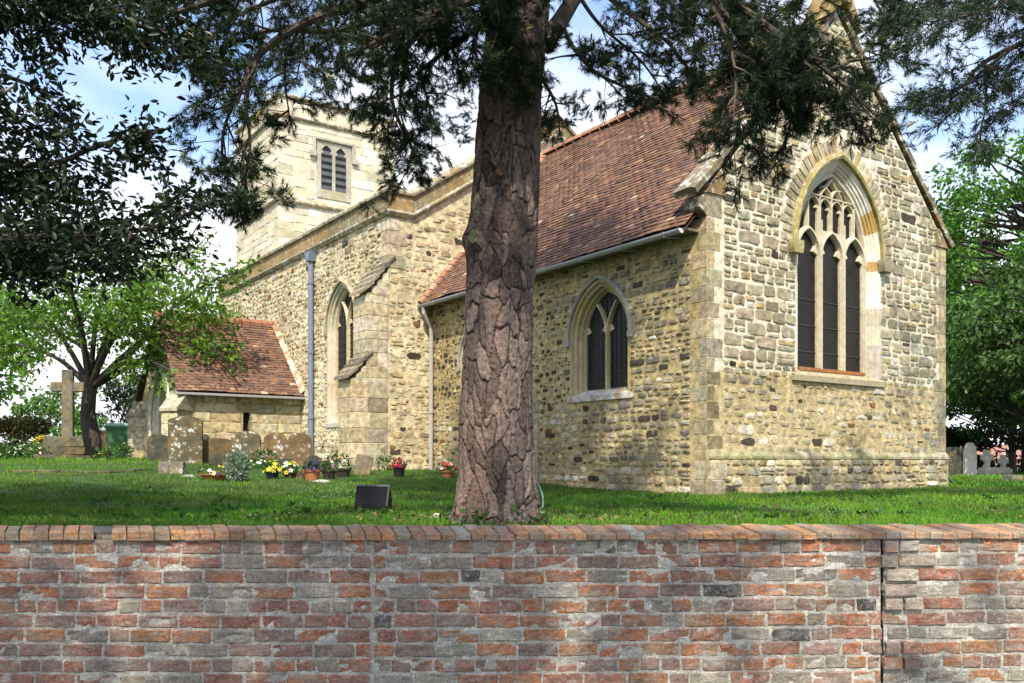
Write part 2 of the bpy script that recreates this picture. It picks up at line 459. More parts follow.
class Arch:
    """two-centred pointed arch opening; u centre, half-width a, radius r, springing zs, bottom zb"""
    def __init__(s, cu, a, r, zs, zb): s.cu, s.a, s.r, s.zs, s.zb = cu, a, r, zs, zb
    def path(s, d=0.0, n=14, zb=None, legs=True, dz=0):
        a, r = s.a-d, s.r-d; e = s.r-s.a; zb = s.zb if zb is None else zb
        th = math.acos(min(1, e/r)) if r > e else 0.05
        L = [(s.cu-a, zb)] if legs else []
        left = [(s.cu+e-r*math.cos(th*i/n), s.zs+r*math.sin(th*i/n)) for i in range(n+1)]
        right = [(2*s.cu-u, v) for u, v in reversed(left[:-1])]
        L += left+right
        if legs: L.append((s.cu+a, zb))
        return L
    def half_at(s, v, d=0.0):
        a, r = s.a-d, s.r-d; e = s.r-s.a
        if v <= s.zs: return a
        q = r*r-(v-s.zs)**2
        if q <= 0: return 0
        return max(0, math.sqrt(q)-e)
    def apex(s, d=0.0):
        r = s.r-d; e = s.r-s.a; return s.zs+math.sqrt(max(0, r*r-e*e))
    def blocked(s, d, zlow=None):
        zlow = s.zb if zlow is None else zlow
        def f(a, b):
            if b <= zlow or a >= s.apex(d): return []
            h = max(s.half_at(max(a, zlow), d), s.half_at(b, d)); return [(s.cu-h, s.cu+h)] if h > 0 else []
        return f
def loft(mb, paths, col):
    """paths: list of equal-length point lists (3D)"""
    n = len(paths[0]); vs = [p for pa in paths for p in pa]; fs = []
    cols = col
    for i in range(len(paths)-1):
        for k in range(n-1): fs.append((i*n+k, i*n+k+1, (i+1)*n+k+1, (i+1)*n+k))
    mb.add(vs, fs, cols)
def arch_loft(mb, ar, fr, prof, col, n=14, zb=None, legs=True):
    loft(mb, [[fr(u, v, dep) for u, v in ar.path(d, n, zb, legs)] for d, dep in prof], col)
def bar(mb, pts, fr, w, d0, d1, col, cham=0.45):
    """moulded bar following a polyline in the wall plane"""
    P = [Vector((p[0], p[1])) for p in pts]; rows = []
    for i, p in enumerate(P):
        t = P[min(i+1, len(P)-1)]-P[max(i-1, 0)]
        if t.length < 1e-6: t = Vector((0, 1))
        t.normalize(); nrm = Vector((-t.y, t.x))
        mid = d0+(d1-d0)*0.45
        rows.append([fr(*(p+nrm*o), d) for o, d in ((-w/2, d0), (-w/2, mid), (-w/2*cham, d1), (w/2*cham, d1), (w/2, mid), (w/2, d0))])
    vs = [q for r in rows for q in r]; fs = []
    for i in range(len(rows)-1):
        for k in range(5): fs.append((i*6+k, i*6+k+1, (i+1)*6+k+1, (i+1)*6+k))
    fs.append(tuple(range(6))); fs.append(tuple((len(rows)-1)*6+k for k in range(6)))
    mb.add(vs, fs, col)
def arc_pts(cu, cv, r, a0, a1, n=8): return [(cu+r*math.cos(a0+(a1-a0)*i/n), cv+r*math.sin(a0+(a1-a0)*i/n)) for i in range(n+1)]
def point_head(cu, a, zs, rise, n=7):
    r = (rise*rise+a*a)/(2*a); return Arch(cu, a, r, zs, zs).path(0, n, legs=False)
def cusps(mb, fr, cu, a, zs, rise, w, d0, d1, col):
    """pair of little cusps that make a trefoil light head"""
    for s in (-1, 1):
        tip = (cu+s*a*0.55, zs+rise*0.16); top = (cu+s*a*0.80, zs+rise*0.42); low = (cu+s*a*0.98, zs+rise*0.05)
        mb.prism([low, tip, (tip[0]+s*0.01, tip[1]+0.025), top, (cu+s*a*0.93, zs+rise*0.4)], fr, d0, d1, col)

# ------------------------------------------------------------------ the church (local axes: x north, y west, z up)
church = thing('church', 'medieval limestone church with red tiled chancel roof and square tower behind the pine', 'church', (CX, CY, 0), ANG)
fE = lambda u, v, d: Vector((u, -d, v))                 # east-facing wall of the chancel: u north
fS = lambda u, v, d: Vector((-d, u, v))                 # south-facing wall of the chancel: u west
NS, NE = -1.06, 7.82                                    # nave south face (x), nave east face (y)
fNE = lambda u, v, d: Vector((u, NE-d, v))
fNS = lambda u, v, d: Vector((NS-d, u, v))
CW = 6.38
GREY = (0.40, 0.345, 0.235); GREY2 = (0.315, 0.275, 0.195); CREAM = (0.5, 0.43, 0.29); BUFF = (0.45, 0.35, 0.19); DARK = (0.075, 0.06, 0.045); RUST = (0.22, 0.11, 0.045); PALE = (0.58, 0.54, 0.44)
MORT_L = (0.78, 0.71, 0.55); MORT_Y = (0.52, 0.42, 0.23)
upE = pick((5, GREY), (4, GREY2), (2, (0.37, 0.33, 0.23)), (1.2, BUFF), (1, PALE), (0.25, DARK))
loE = pick((3, GREY), (2, (.29, .27, .2)), (3.2, (.5, .42, .25)), (3, (.46, .37, .2)), (1.6, PALE), (1.0, DARK), (0.4, RUST))
pick_voss = pick((4, GREY), (3, GREY2), (1, CREAM), (0.6, BUFF))

ewin = Arch(3.14, 1.12, 1.564, 4.98, 2.98)
def east_wall():
    mb = MB()
    # gable outline
    out = [(0, 0.6), (CW, 0.6), (CW, 5.55), (3.1, 8.85), (0, 5.45)]
    mb2 = MB()
    mb2.sheet(out, [ewin.path(-0.01, 14)], fE, 0, MORT_L)
    # colour the mortar: pale above, yellow below
    n0 = len(mb2.v)
    # finer sheet rows for the mortar tint
    jag = [(0, .6), (CW, .6)]+[(CW-CW*i/40, 2.90+.03*math.sin(i*1.9) if 0 < i < 40 else 2.9) for i in range(41)]
    mb2 = MB(); mb2.sheet([(0, 2.7), (CW, 2.7), (CW, 5.55), (3.1, 8.85), (0, 5.45)], [ewin.path(-0.01, 14)], fE, 0, MORT_L); mb2.sheet(jag, [], fE, .004, MORT_Y)
    mb.v, mb.f, mb.c = mb2.v, mb2.f, mb2.c
    voss = ewin.blocked(-0.40)
    def hole(a, b):
        if b > ewin.zs+0.1: return voss(a, b)
        return ewin.blocked(-0.015)(a, b)
    hv = [(-(8.85-5.45), 3.1, 3.1*5.45-0.06), (3.3, CW-3.1, 3.3*CW+(CW-3.1)*5.55-0.1)]
    def style(u, v):
        t = v+0.25*math.sin(u*1.7)+0.3*(random.random()-.5)
        if t > 2.98: return dict(h=(.12, .22), asp=(1.0, 2.5), gap=.026, prot=.02, col=upE, split=.3, skip=.0, wob=.03, rag=.8, jit=.08)
        if v > 1.72: return dict(h=(.08, .16), asp=(1.0, 2.6), gap=.034, prot=.016, col=loE, split=.2, skip=.13, wob=.06, rag=1.35, jit=.12)
        return dict(h=(.1, .17), asp=(1.1, 2.4), gap=.03, prot=.02, col=loE, split=.3, skip=.08, wob=.03, rag=1.1)
    rubble(mb, fE, 0.34, CW-0.30, 0.85, 8.8, style, hv, hole)
    # radial rubble voussoirs round the arch
    pth = ewin.path(0, 17, legs=False); e = ewin.r-ewin.a
    th = math.acos(e/ewin.r)
    for s in (-1, 1):
        k = 0.0
        while k < th-0.01:
            dk = random.uniform(.055, .085); k2 = min(k+dk, th)
            r0 = ewin.r+0.12; r1 = ewin.r+random.uniform(.34, .44)
            c = lambda r, t: (ewin.cu+s*(-e+r*math.cos(t)), ewin.zs+r*math.sin(t))
            g = .011/ewin.r
            P = [c(r0, k+g), c((r0+r1)/2, k+g*.8), c(r1, k+g), c(r1+.01, (k+k2)/2), c(r1, k2-g), c((r0+r1)/2, k2-g), c(r0, k2-g)]
            if all((p[0]-ewin.cu)*s > 0.01 for p in P): stone(mb, fE, P, .022*random.uniform(.7, 1.2), pick_voss())
            k = k2
    # filler stones where the courses stop against the voussoirs and copings
    o = mb.build('gable_wall', M_STONE, church)
    # plinth with chamfered top
    pl = MB()
    fP = lambda u, v, d: fE(u, v, d+0.048)
    pl.add([fE(-0.03, .6, .045), fE(CW+.03, .6, .045), fE(CW+.03, 1.62, .045), fE(-.03, 1.62, .045), fE(-.03, 1.74, .0), fE(CW+.03, 1.74, 0), fE(-.03, .6, 0), fE(CW+.03, .6, 0)],
           [(0, 1, 2, 3), (3, 2, 5, 4), (0, 3, 4, 6), (1, 7, 5, 2)], (0.42, 0.34, 0.19))
    u = -0.02
    capc = pick((2, GREY), (2, (.42, .38, .24)), (3, (.3, .28, .15)))
    while u < CW:
        w = random.uniform(.35, .75); ue = min(u+w, CW+.03)
        pl.add([fE(u+.003, 1.62, .062), fE(ue-.003, 1.62, .062), fE(ue-.003, 1.66, .06), fE(u+.003, 1.66, .06), fE(u+.003, 1.74, .004), fE(ue-.003, 1.74, .004), fE(u+.003, 1.62, .04), fE(ue-.003, 1.62, .04)],
               [(0, 1, 2, 3), (3, 2, 5, 4), (0, 3, 4, 6), (1, 7, 5, 2), (0, 6, 7, 1)], capc()); u = ue
    rubble(pl, fP, 0.0, CW, .88, 1.62, lambda u, v: dict(h=(.1, .18), asp=(1.1, 2.6), gap=.03, prot=.022, col=loE, split=.3, skip=.06, wob=.03, rag=1.1), (), None)
    pl.build('plinth', M_STONE, church)
def quoin(name, corner, dirA, dirB, z0, z1, parent, cols, hs=(.2, .34), la=(.42, .24), proud=.012, m=None):
    """alternating corner stones; dirA, dirB unit vectors along the two faces"""
    mb = MB(); z = z0; k = 0; A = Vector(dirA); B = Vector(dirB); C0 = Vector(corner)
    while z < z1-.05:
        h = random.uniform(*hs); ze = min(z+h, z1)
        if z1-ze < .1: ze = z1
        a, b = (la[0], la[1]) if k % 2 == 0 else (la[1], la[0]); a *= random.uniform(.85, 1.15); b *= random.uniform(.85, 1.15)
        Mx = Matrix(((A.x, B.x, 0, C0.x), (A.y, B.y, 0, C0.y), (0, 0, 1, 0), (0, 0, 0, 1)))
        mb.box(-proud, a, -proud, b, z+.004, ze-.004, cols(), Mx, bev=.006)
        z = ze; k += 1
    return mb.build(name, m or M_STONE, parent)
east_wall()

swin = Arch(2.34, 0.70, 0.94, 3.62, 2.66)
bwin = Arch(5.9, 0.70, 0.94, 3.50, 2.66)                # the window half hidden by the trunk
def side_wall():
    mb = MB()
    mb.sheet([(0, 0.6), (7.9, 0.6), (7.9, 5.0), (0, 5.0)], [swin.path(-.01), bwin.path(-.01), [(4.165, 1.0), (4.985, 1.0), (4.985, 2.46), (4.165, 2.46)]], fS, 0, (.43, .34, .17))
    sp = pick((3, GREY2), (3, GREY), (2.5, BUFF), (2, CREAM), (1.6, DARK), (.5, RUST), (1.2, PALE))
    sd = pick((5, DARK), (2, (.13, .1, .07)), (1.4, RUST), (2.2, BUFF), (2, CREAM), (1, GREY2))
    sg = pick((4, (.27, .235, .16)), (3, GREY), (2, (.2, .185, .15)), (2.5, BUFF), (.5, PALE), (.7, DARK))
    def style(u, v):
        x = u-2.2+.5*math.sin(v*2.1)+random.uniform(-.6, .6)
        if v < 1.35: return dict(h=(.1, .17), asp=(1.2, 2.4), gap=.035, prot=.022, col=sp, split=.2, skip=.05, rag=1.1)
        if x < 0.0 or (v > 4.2 and u < 3.6): return dict(h=(.1, .19), asp=(1.1, 2.6), gap=.03, prot=.018, jit=.1, col=sg, split=.3, skip=.06, wob=.03, rag=1.1)
        if v > 2.7+.3*math.sin(u*3): return dict(h=(.07, .14), asp=(.9, 1.9), gap=.045, prot=.02, col=sd, split=.2, skip=.18, wob=.06, rag=1.4, jit=.12)
        return dict(h=(.08, .16), asp=(1.1, 2.7), gap=.034, prot=.014, col=sp, split=.25, skip=.1, wob=.05, rag=1.3, jit=.11)
    h1, h2 = swin.blocked(-.02), bwin.blocked(-.02)
    dz = 2.72
    def hole(a, b):
        L = h1(a, b)+h2(a, b)
        if a < dz: L.append((4.0, 5.15))
        return L
    rubble(mb, fS, 0.3, 7.8, .85, 4.98, style, (), hole)
    mb.build('side_wall', M_STONE, church)
    # far side and the inside, plain
    b = MB(); b.box(.0+.35, CW-.002, .35, 7.8, .6, .61, GREY)
    b.sheet([(0, .6), (7.9, .6), (7.9, 5.0), (0, 5.0)], [], lambda u, v, d: Vector((CW, u, v)), 0, MORT_L)
    rubble(b, lambda u, v, d: Vector((CW+d, u, v)), 0.3, 7.8, .85, 4.98, lambda u, v: dict(h=(.14, .24), asp=(1.2, 2.6), gap=.035, prot=.02, col=upE), (), None)
    b.build('side_wall', M_STONE, church)
    # blocked priest's doorway: dressed jambs and a plank door
    d = MB(); c = pick((3, (.4, .36, .27)), (2, GREY))
    for (u0, u1) in ((4.0, 4.17), (4.98, 5.15)):
        z = 1.0
        while z < 2.4:
            h = random.uniform(.25, .4); ze = min(2.45, z+h); d.box(-.02, .3, u0, u1, z+.004, ze-.004, c(), bev=.008); z = ze
    d.box(-.025, .3, 4.0, 5.15, 2.45, 2.7, c(), bev=.01)
    fr = d.build('door_frame', M_STONE, church)
    p = MB()
    for k in range(5): p.box(.14, .2, 4.175+k*.161, 4.175+k*.161+.155, 1.05, 2.445, (.06, .045, .035), bev=.006)
    p.tube([(.13, 4.3, 1.75), (.1, 4.3, 1.75), (.1, 4.3, 1.62)], .012, 6, (.02, .02, .02))
    p.build('door', M_WOOD, fr)
side_wall()
qc = pick((4, (.43, .36, .225)), (3, GREY), (2, (.46, .38, .23)), (1, GREY2))
quoin('quoins', (0, 0, 0), (1, 0, 0), (0, 1, 0), 1.75, 5.40, church, qc, la=(.30, .15), hs=(.18, .3), proud=.004)
quoin('quoins', (0, -.075, 0), (1, 0, 0), (0, 1, 0), .8, 1.58, church, qc, la=(.36, .3), proud=.004)
quoin('quoins', (CW, 0, 0), (-1, 0, 0), (0, 1, 0), 1.75, 5.5, church, qc, la=(.38, .25))

# --- windows
WHITE = (.74, .71, .62); JAMB = (.56, .51, .39); OCH = (.44, .29, .1)
def label_stop(mb, fr, u, z, s, col, k=1.0):
    mb.prism([(u-.085*k, z-.14*k), (u+.085*k, z-.14*k), (u+.1*k, z-.04*k), (u+.1*k, z+.02*k), (u-.1*k, z+.02*k), (u-.1*k, z-.04*k)], fr, 0, .1*k, col)
def lattice(fr, name, parent, u0, u1, v0, v1, du, dv, d, inside, col=(.05, .05, .055), t=.008):
    mb = MB()
    u = u0
    while u < u1:
        vs = [v0+(v1-v0)*i/60 for i in range(61)]; run = [v for v in vs if inside(u, v)]
        if len(run) > 1: bar(mb, [(u, run[0]), (u, run[-1])], fr, t, d, d+.01, col)
        u += du
    v = v0
    while v < v1:
        us = [u0+(u1-u0)*i/60 for i in range(61)]; run = [q for q in us if inside(q, v)]
        if len(run) > 1: bar(mb, [(run[0], v), (run[-1], v)], fr, t*1.4, d, d+.012, col)
        v += dv
    return mb.build(name, M_LEAD, parent)
def east_window():
    A = ewin; w = MB()
    # outer moulded jamb and arch: several orders stepping in to the glass (one stone colour per length)
    prof = [(-.10, .006), (0, .012), (.02, -.015), (.05, -.022), (.06, -.05), (.095, -.06), (.105, -.085), (.135, -.095), (.145, -.125), (.18, -.135), (.19, -.21)]
    path = A.path(0, 16)
    cols = pick((3, WHITE), (2, (.6, .56, .47)), (1.4, JAMB))
    segs = []; n = len(path)
    def ring(i0, i1, col, prof=prof):
        loft(w, [[fE(u, v, dp) for u, v in A.path(d, 16)[i0:i1+1]] for d, dp in prof], col)
    # legs in courses
    for side in (0, 1):
        z = A.zb; k = 0
        while z < A.zs-.02:
            ze = min(A.zs, z+random.choice((.28, .36, .45)))
            if A.zs-ze < .12: ze = A.zs
            s = -1 if side == 0 else 1
            c = cols() if not (side == 1 and ze > A.zs-.15) else OCH
            lp = [[fE(A.cu+s*(A.a-d), z+.002, dp), fE(A.cu+s*(A.a-d), ze-.002, dp)] for d, dp in [((-.10-(.12 if k % 2 else 0)), .006)]+prof]
            loft(w, lp, c); z = ze; k += 1
    stones = [(1, 4), (4, 8), (8, 11), (11, 14), (14, 17), (17, 20), (20, 23), (23, 26), (26, 29), (29, 33)]
    for a, b in stones:
        c = cols()
        if a == 26: c = OCH
        ring(a, b, c)
    wo = w.build('window', M_ASHLAR, church)
    # sill
    s = MB(); s.prism([(A.cu-A.a-.12, 2.84), (A.cu+A.a+.12, 2.84), (A.cu+A.a+.12, 2.93), (A.cu-A.a-.12, 2.93)], fE, -.02, .06, (.38, .33, .22))
    s.add([fE(A.cu-A.a-.1, 2.93, .06), fE(A.cu+A.a+.1, 2.93, .06), fE(A.cu+A.a+.05, 3.06, -.2), fE(A.cu-A.a-.05, 3.06, -.2)], [(0, 1, 2, 3)], (.42, .34, .2))
    s.prism([(A.cu-A.a+.25, 3.03), (A.cu+A.a-.25, 3.03), (A.cu+A.a-.25, 3.085), (A.cu-A.a+.25, 3.085)], fE, -.3, -.11, (.34, .14, .05))
    s.build('sill', M_ASHLAR, wo)
    # hood mould
    h = MB()
    hp = [(-.03, 0), (-.03, .07), (-.07, .085), (-.13, .05), (-.145, 0)]
    arch_loft(h, A, fE, hp, (.33, .28, .12), 16, legs=False)
    label_stop(h, fE, A.cu-A.a-.09, A.zs, -1, (.34, .3, .13), 1.25); label_stop(h, fE, A.cu+A.a+.09, A.zs, 1, (.27, .25, .2), 1.25)
    h.build('hood_mould', M_OCHRE, wo)
    # tracery, inner opening half-width .84
    t = MB(); d0, d1 = -.23, -.105; ai = A.a-.19; B = Arch(A.cu, ai, A.r-.19, A.zs, 3.06)
    tc = (.56, .5, .37)
    L = ai*2/3
    for s in (-1, 1): bar(t, [(A.cu+s*L/2, 3.07), (A.cu+s*L/2, B.zs+.02+.5)], fE, .075, d0, d1, tc)
    bar(t, B.path(.0, 14, 3.07), fE, .07, d0, d1-.02, tc)
    for k in (-1, 0, 1):
        cu = A.cu+k*L; ph = point_head(cu, L/2, 4.88, .46); bar(t, ph, fE, .07, d0, d1-.01, tc)
        cusps(t, fE, cu, L/2-.035, 4.92, .38, .02, d0, d1-.06, tc)
        # solid spandrels between the light heads
        hl = [p for p in ph if p[0] <= cu+1e-6]
        for s in (-1, 1):
            pts = [(cu+s*(cu-p[0]), p[1]) for p in hl]
            t.prism(pts+[(cu+s*L/2*.98, pts[-1][1])], fE, d0+.06, d0+.1, tc) if k == 0 else None
    hw = L/2
    for k in (-2, -1, 0, 1, 2):
        u = A.cu+k*hw
        top = 5.90
        if B.half_at(5.4) > abs(k*hw)-.02:
            zt = min(top, B.zs+math.sqrt(max(.0, B.r**2-(abs(k*hw)+B.r-B.a)**2)))
            bar(t, [(u, 5.3), (u, zt)], fE, .055, d0, d1-.03, tc)
    for k in (-1.5, -.5, .5, 1.5):
        u = A.cu+k*hw
        if B.half_at(5.7) > abs(k*hw)-hw*.05:
            bar(t, point_head(u, hw/2, 5.68, .2), fE, .04, d0, d1-.04, tc); cusps(t, fE, u, hw/2-.02, 5.68, .17, .02, d0, d1-.07, tc)
    h_ = B.half_at(5.9); bar(t, [(A.cu-h_, 5.9), (A.cu+h_, 5.9)], fE, .05, d0, d1-.03, tc)
    for s in (-1, 1):
        bar(t, [(A.cu, 5.9), (A.cu+s*.06, 6.0), (A.cu+s*.15, 6.06), (A.cu+s*.25, 6.06)], fE, .04, d0, d1-.03, tc)
        bar(t, [(A.cu+s*.30, 5.9), (A.cu+s*.24, 5.98), (A.cu+s*.15, 6.06), (A.cu+s*.06, 6.14), (A.cu, 6.22)], fE, .04, d0, d1-.03, tc)
    t.build('tracery', M_ASHLAR, wo)
    g = MB(); g.prism(B.path(-.04, 14, 3.0), fE, -.32, -.215, (.02, .02, .02)); g.build('glass', M_GLASS, wo)
    lattice(fE, 'saddle_bars', wo, A.cu-ai, A.cu+ai, 3.35, 4.6, 9, .42, -.214, lambda u, v: B.half_at(v) > abs(u-A.cu), (.12, .09, .07), .012)
east_window()

def two_light(A, fr, hood_col, jamb_cols, name='window', zsill=None, reveal=.2, sill_col=(.5, .48, .43), lead=True, hoodm=None):
    w = MB(); zb = A.zb
    prof = [(-.075, .008), (0, .012), (.015, -.03), (.06, -.05), (.075, -.11), (.105, -.125), (.115, -.17), (.125, -reveal-.04)]
    n = 12; N = len(A.path(0, n))
    for a, b in ((0, 1), (1, 5), (5, 9), (9, 13), (13, 17), (17, 21), (21, N-2), (N-2, N-1)):
        loft(w, [[fr(u, v, dp) for u, v in A.path(d, n)[a:b+1]] for d, dp in prof], jamb_cols())
    wo = w.build(name, M_ASHLAR, church)
    s = MB()
    s.prism([(A.cu-A.a-.1, zb-.08), (A.cu+A.a+.1, zb-.08), (A.cu+A.a+.1, zb+.012), (A.cu-A.a-.1, zb+.012)], fr, -.02, .035, sill_col)
    s.add([fr(A.cu-A.a-.06, zb+.012, .035), fr(A.cu+A.a+.06, zb+.012, .035), fr(A.cu+A.a-.06, zb+.13, -reveal-.04), fr(A.cu-A.a+.06, zb+.13, -reveal-.04)], [(0, 1, 2, 3)], sill_col)
    s.build('sill', M_COPE if hoodm is None else M_ASHLAR, wo)
    h = MB(); arch_loft(h, A, fr, [(-.055, 0), (-.055, .055), (-.08, .07), (-.115, .04), (-.12, 0)], hood_col, n, legs=False)
    for sgn in (-1, 1): label_stop(h, fr, A.cu+sgn*(A.a+.09), A.zs-.0, sgn, hood_col, .6)
    h.build('hood_mould', M_ASHLAR, wo)
    t = MB(); ai = A.a-.115; B = Arch(A.cu, ai, A.r-.115, A.zs, zb+.1); d0, d1 = -reveal-.05, -reveal+.05; tc = (.5, .42, .26)
    bar(t, [(A.cu, zb+.08), (A.cu, A.zs)], fr, .065, d0, d1, tc)
    bar(t, B.path(.0, 12, zb+.1), fr, .045, d0, d1-.02, tc)
    e = B.r-B.a
    for sgn in (-1, 1):                                     # Y tracery: arcs of the main radius springing from the mullion
        pts = []
        for i in range(13):
            th = i/12*1.2; u = A.cu+sgn*(B.r-B.r*math.cos(th)); v = A.zs+B.r*math.sin(th)
            if abs(u-A.cu) > B.half_at(v)+.01: break
            pts.append((u, v))
        bar(t, pts, fr, .05, d0, d1, tc)
        cusps(t, fr, A.cu+sgn*ai/2, ai/2-.03, A.zs+.08, .36, .02, d0, d1-.05, tc)
    t.build('tracery', M_ASHLAR, wo)
    g = MB(); g.prism(B.path(-.03, 12, zb+.05), fr, d0-.04, d0+.02, (.02, .02, .02)); g.build('glass', M_GLASS, wo)
    if lead:
        lattice(fr, 'lead_cames', wo, A.cu-ai+.07, A.cu+ai, zb+.22, B.apex(), .115, .165, d0+.022, lambda u, v: B.half_at(v) > abs(u-A.cu), (.1, .1, .105), .009)
    return wo
jc = pick((3, (.42, .35, .2)), (3, (.4, .3, .13)), (2, (.38, .36, .3)))
two_light(swin, fS, (.33, .32, .28), jc)
two_light(bwin, fS, (.33, .32, .28), jc)

# --- chancel roof
tile_c = pick((6, (.148, .08, .052)), (5, (.172, .09, .056)), (2, (.205, .108, .062)), (3.2, (.112, .066, .05)), (.6, (.27, .16, .09)), (.6, (.1, .066, .052)), (.12, (.36, .28, .18)))
def tiled(name, p0, along, up, length, slope_len, parent, cols, gauge=.1, tw=.165, m=None, cut=None):
    """plain tiles; p0 eaves corner, along = unit vector of the eaves, up = unit vector up the slope"""
    mb = MB(); A = Vector(along); U = Vector(up); Nn = A.cross(U)
    if Nn.z < 0: Nn = -Nn
    p0 = Vector(p0)
    mb.add([q-Nn*.035 for q in (p0, p0+A*length, p0+A*length+U*slope_len, p0+U*slope_len)], [(0, 1, 2, 3)], (.06, .04, .03))
    rows = int(slope_len/gauge)
    for r in range(rows):
        sag = .012*math.sin(r*.9)
        u = -(tw/2 if r % 2 else 0)
        while u < length:
            a = max(0, u+.002); b = min(length, u+tw-.002); u += tw
            if b-a < .02: continue
            mid = (a+b)/2
            j = random.uniform(-.006, .006); lift = .02+random.uniform(0, .012); s0 = r*gauge-.012+j; s1 = s0+gauge*1.25
            if cut and not cut(mid, s0+gauge/2): continue
            wv = .018*math.sin(mid*1.3+r*.11)+.012*math.sin(mid*3.1-r*.21)
            q = lambda x, s, h: p0+A*x+U*s+Nn*(h+wv)
            mm = mid+random.uniform(-.01, .01)
            vs = [q(a, s0, lift), q(mm, s0-.003, lift+.004), q(b, s0, lift), q(b, s1, .012), q(a, s1, .012), q(a, s0, lift-.013), q(mm, s0, lift-.010), q(b, s0, lift-.013)]
            mb.add(vs, [(0, 1, 2, 3, 4), (0, 5, 6, 1), (1, 6, 7, 2), (0, 4, 5), (2, 7, 3)], cols())
    return mb.build(name, m or M_TILE, parent, recalc=False)
E0, EZ, RX, RZ = -.30, 4.93, 3.12, 8.80
def chancel_roof():
    L = math.hypot(RX-E0, RZ-EZ); up = ((RX-E0)/L, 0, (RZ-EZ)/L)
    ro = tiled('roof', (E0, .12, EZ), (0, 1, 0), up, NE-.12, L, church, tile_c)
    up2 = (-(CW+.3-RX)/math.hypot(CW+.3-RX, RZ-EZ), 0, (RZ-EZ)/math.hypot(CW+.3-RX, RZ-EZ))
    tiled('roof', (CW+.3, .12, EZ), (0, 1, 0), up2, NE-.12, math.hypot(CW+.3-RX, RZ-EZ), church, tile_c, gauge=.2, tw=.33)
    rd = MB(); y = .15
    rc = pick((3, (.34, .165, .095)), (2, (.28, .14, .085)), (1, (.4, .25, .16)))
    while y < NE:
        c = rc(); P = []
        for yy, s in ((y, 1.06), (y+.05, 1.0), (y+.30, 1.0)):
            P.append([(RX+.14*s*math.cos(a), yy, RZ-.01+.13*s*math.sin(a)) for a in [math.pi*k/8 for k in range(9)]])
        loft(rd, P, c); rd.add(P[0], [tuple(range(9))], c); y += .31
    rd.build('ridge_tiles', M_TILE, ro, recalc=False)
    vg = MB()      # orange verge where the roof meets the nave
    for k in range(26):
        f0, f1 = k/26, (k+1)/26-.004
        a = Vector((E0, NE-.11, EZ))+(Vector((RX, NE-.11, RZ))-Vector((E0, NE-.11, EZ)))*f0
        b = Vector((E0, NE-.11, EZ))+(Vector((RX, NE-.11, RZ))-Vector((E0, NE-.11, EZ)))*f1
        n = Vector((-(RZ-EZ), 0, RX-E0)).normalized()
        c = rc(); vg.add([a+n*.05, b+n*.05, b+n*.09+Vector((0, .1, 0)), a+n*.09+Vector((0, .1, 0)), a, b], [(0, 1, 2, 3), (4, 5, 1, 0)], c)
    vg.build('verge_fillet', M_TILE, ro, recalc=False)
    # gutter and its brackets
    g = MB(); prof = [(.062*math.cos(a), .062*math.sin(a)) for a in [math.pi+math.pi*k/8 for k in range(9)]]
    for yy0, yy1 in ((.18, NE-.02),):
        pa = [[(E0-.02+x*s, y, EZ-.035+z*s) for x, z in prof] for y, s in ((yy0, 1), (yy1, 1))]; loft(g, pa, (.33, .34, .35))
        pb = [[(E0-.02+x*.9, y, EZ-.035+z*.9) for x, z in prof] for y in (yy0, yy1)]; loft(g, pb, (.25, .26, .27))
        for y in (yy0, yy1): g.add([(E0-.02+x, y, EZ-.035+z) for x, z in prof], [tuple(range(9))], (.6, .62, .62))
        y = .5
        while y < NE:
            g.tube([(E0-.085, y, EZ-.03), (E0-.05, y, EZ-.1), (E0+.03, y, EZ-.1), (E0+.28, y, EZ-.06)], .01, 5, (.4, .42, .44)); y += .95
    g.build('gutter', M_PAINT, church)
    so = MB(); so.box(E0+.02, .02, .15, NE, EZ-.05, EZ-.012, (.16, .13, .1)); so.build('soffit_board', M_PLANK, church)
    d = MB()
    d.tube([(E0-.02, 7.62, EZ-.1), (E0-.02, 7.62, EZ-.22), (-.12, 7.66, EZ-.5), (-.1, 7.68, EZ-.7), (-.1, 7.7, 1.35)], 0.045, 9, (.36, .34, .3))
    for z in (4.0, 2.6): d.tube([(-.1, 7.69, z), (-.1, 7.69, z+.09)], .058, 9, (.36, .34, .3))
    d.build('downpipe', M_PAINT, church)
chancel_roof()

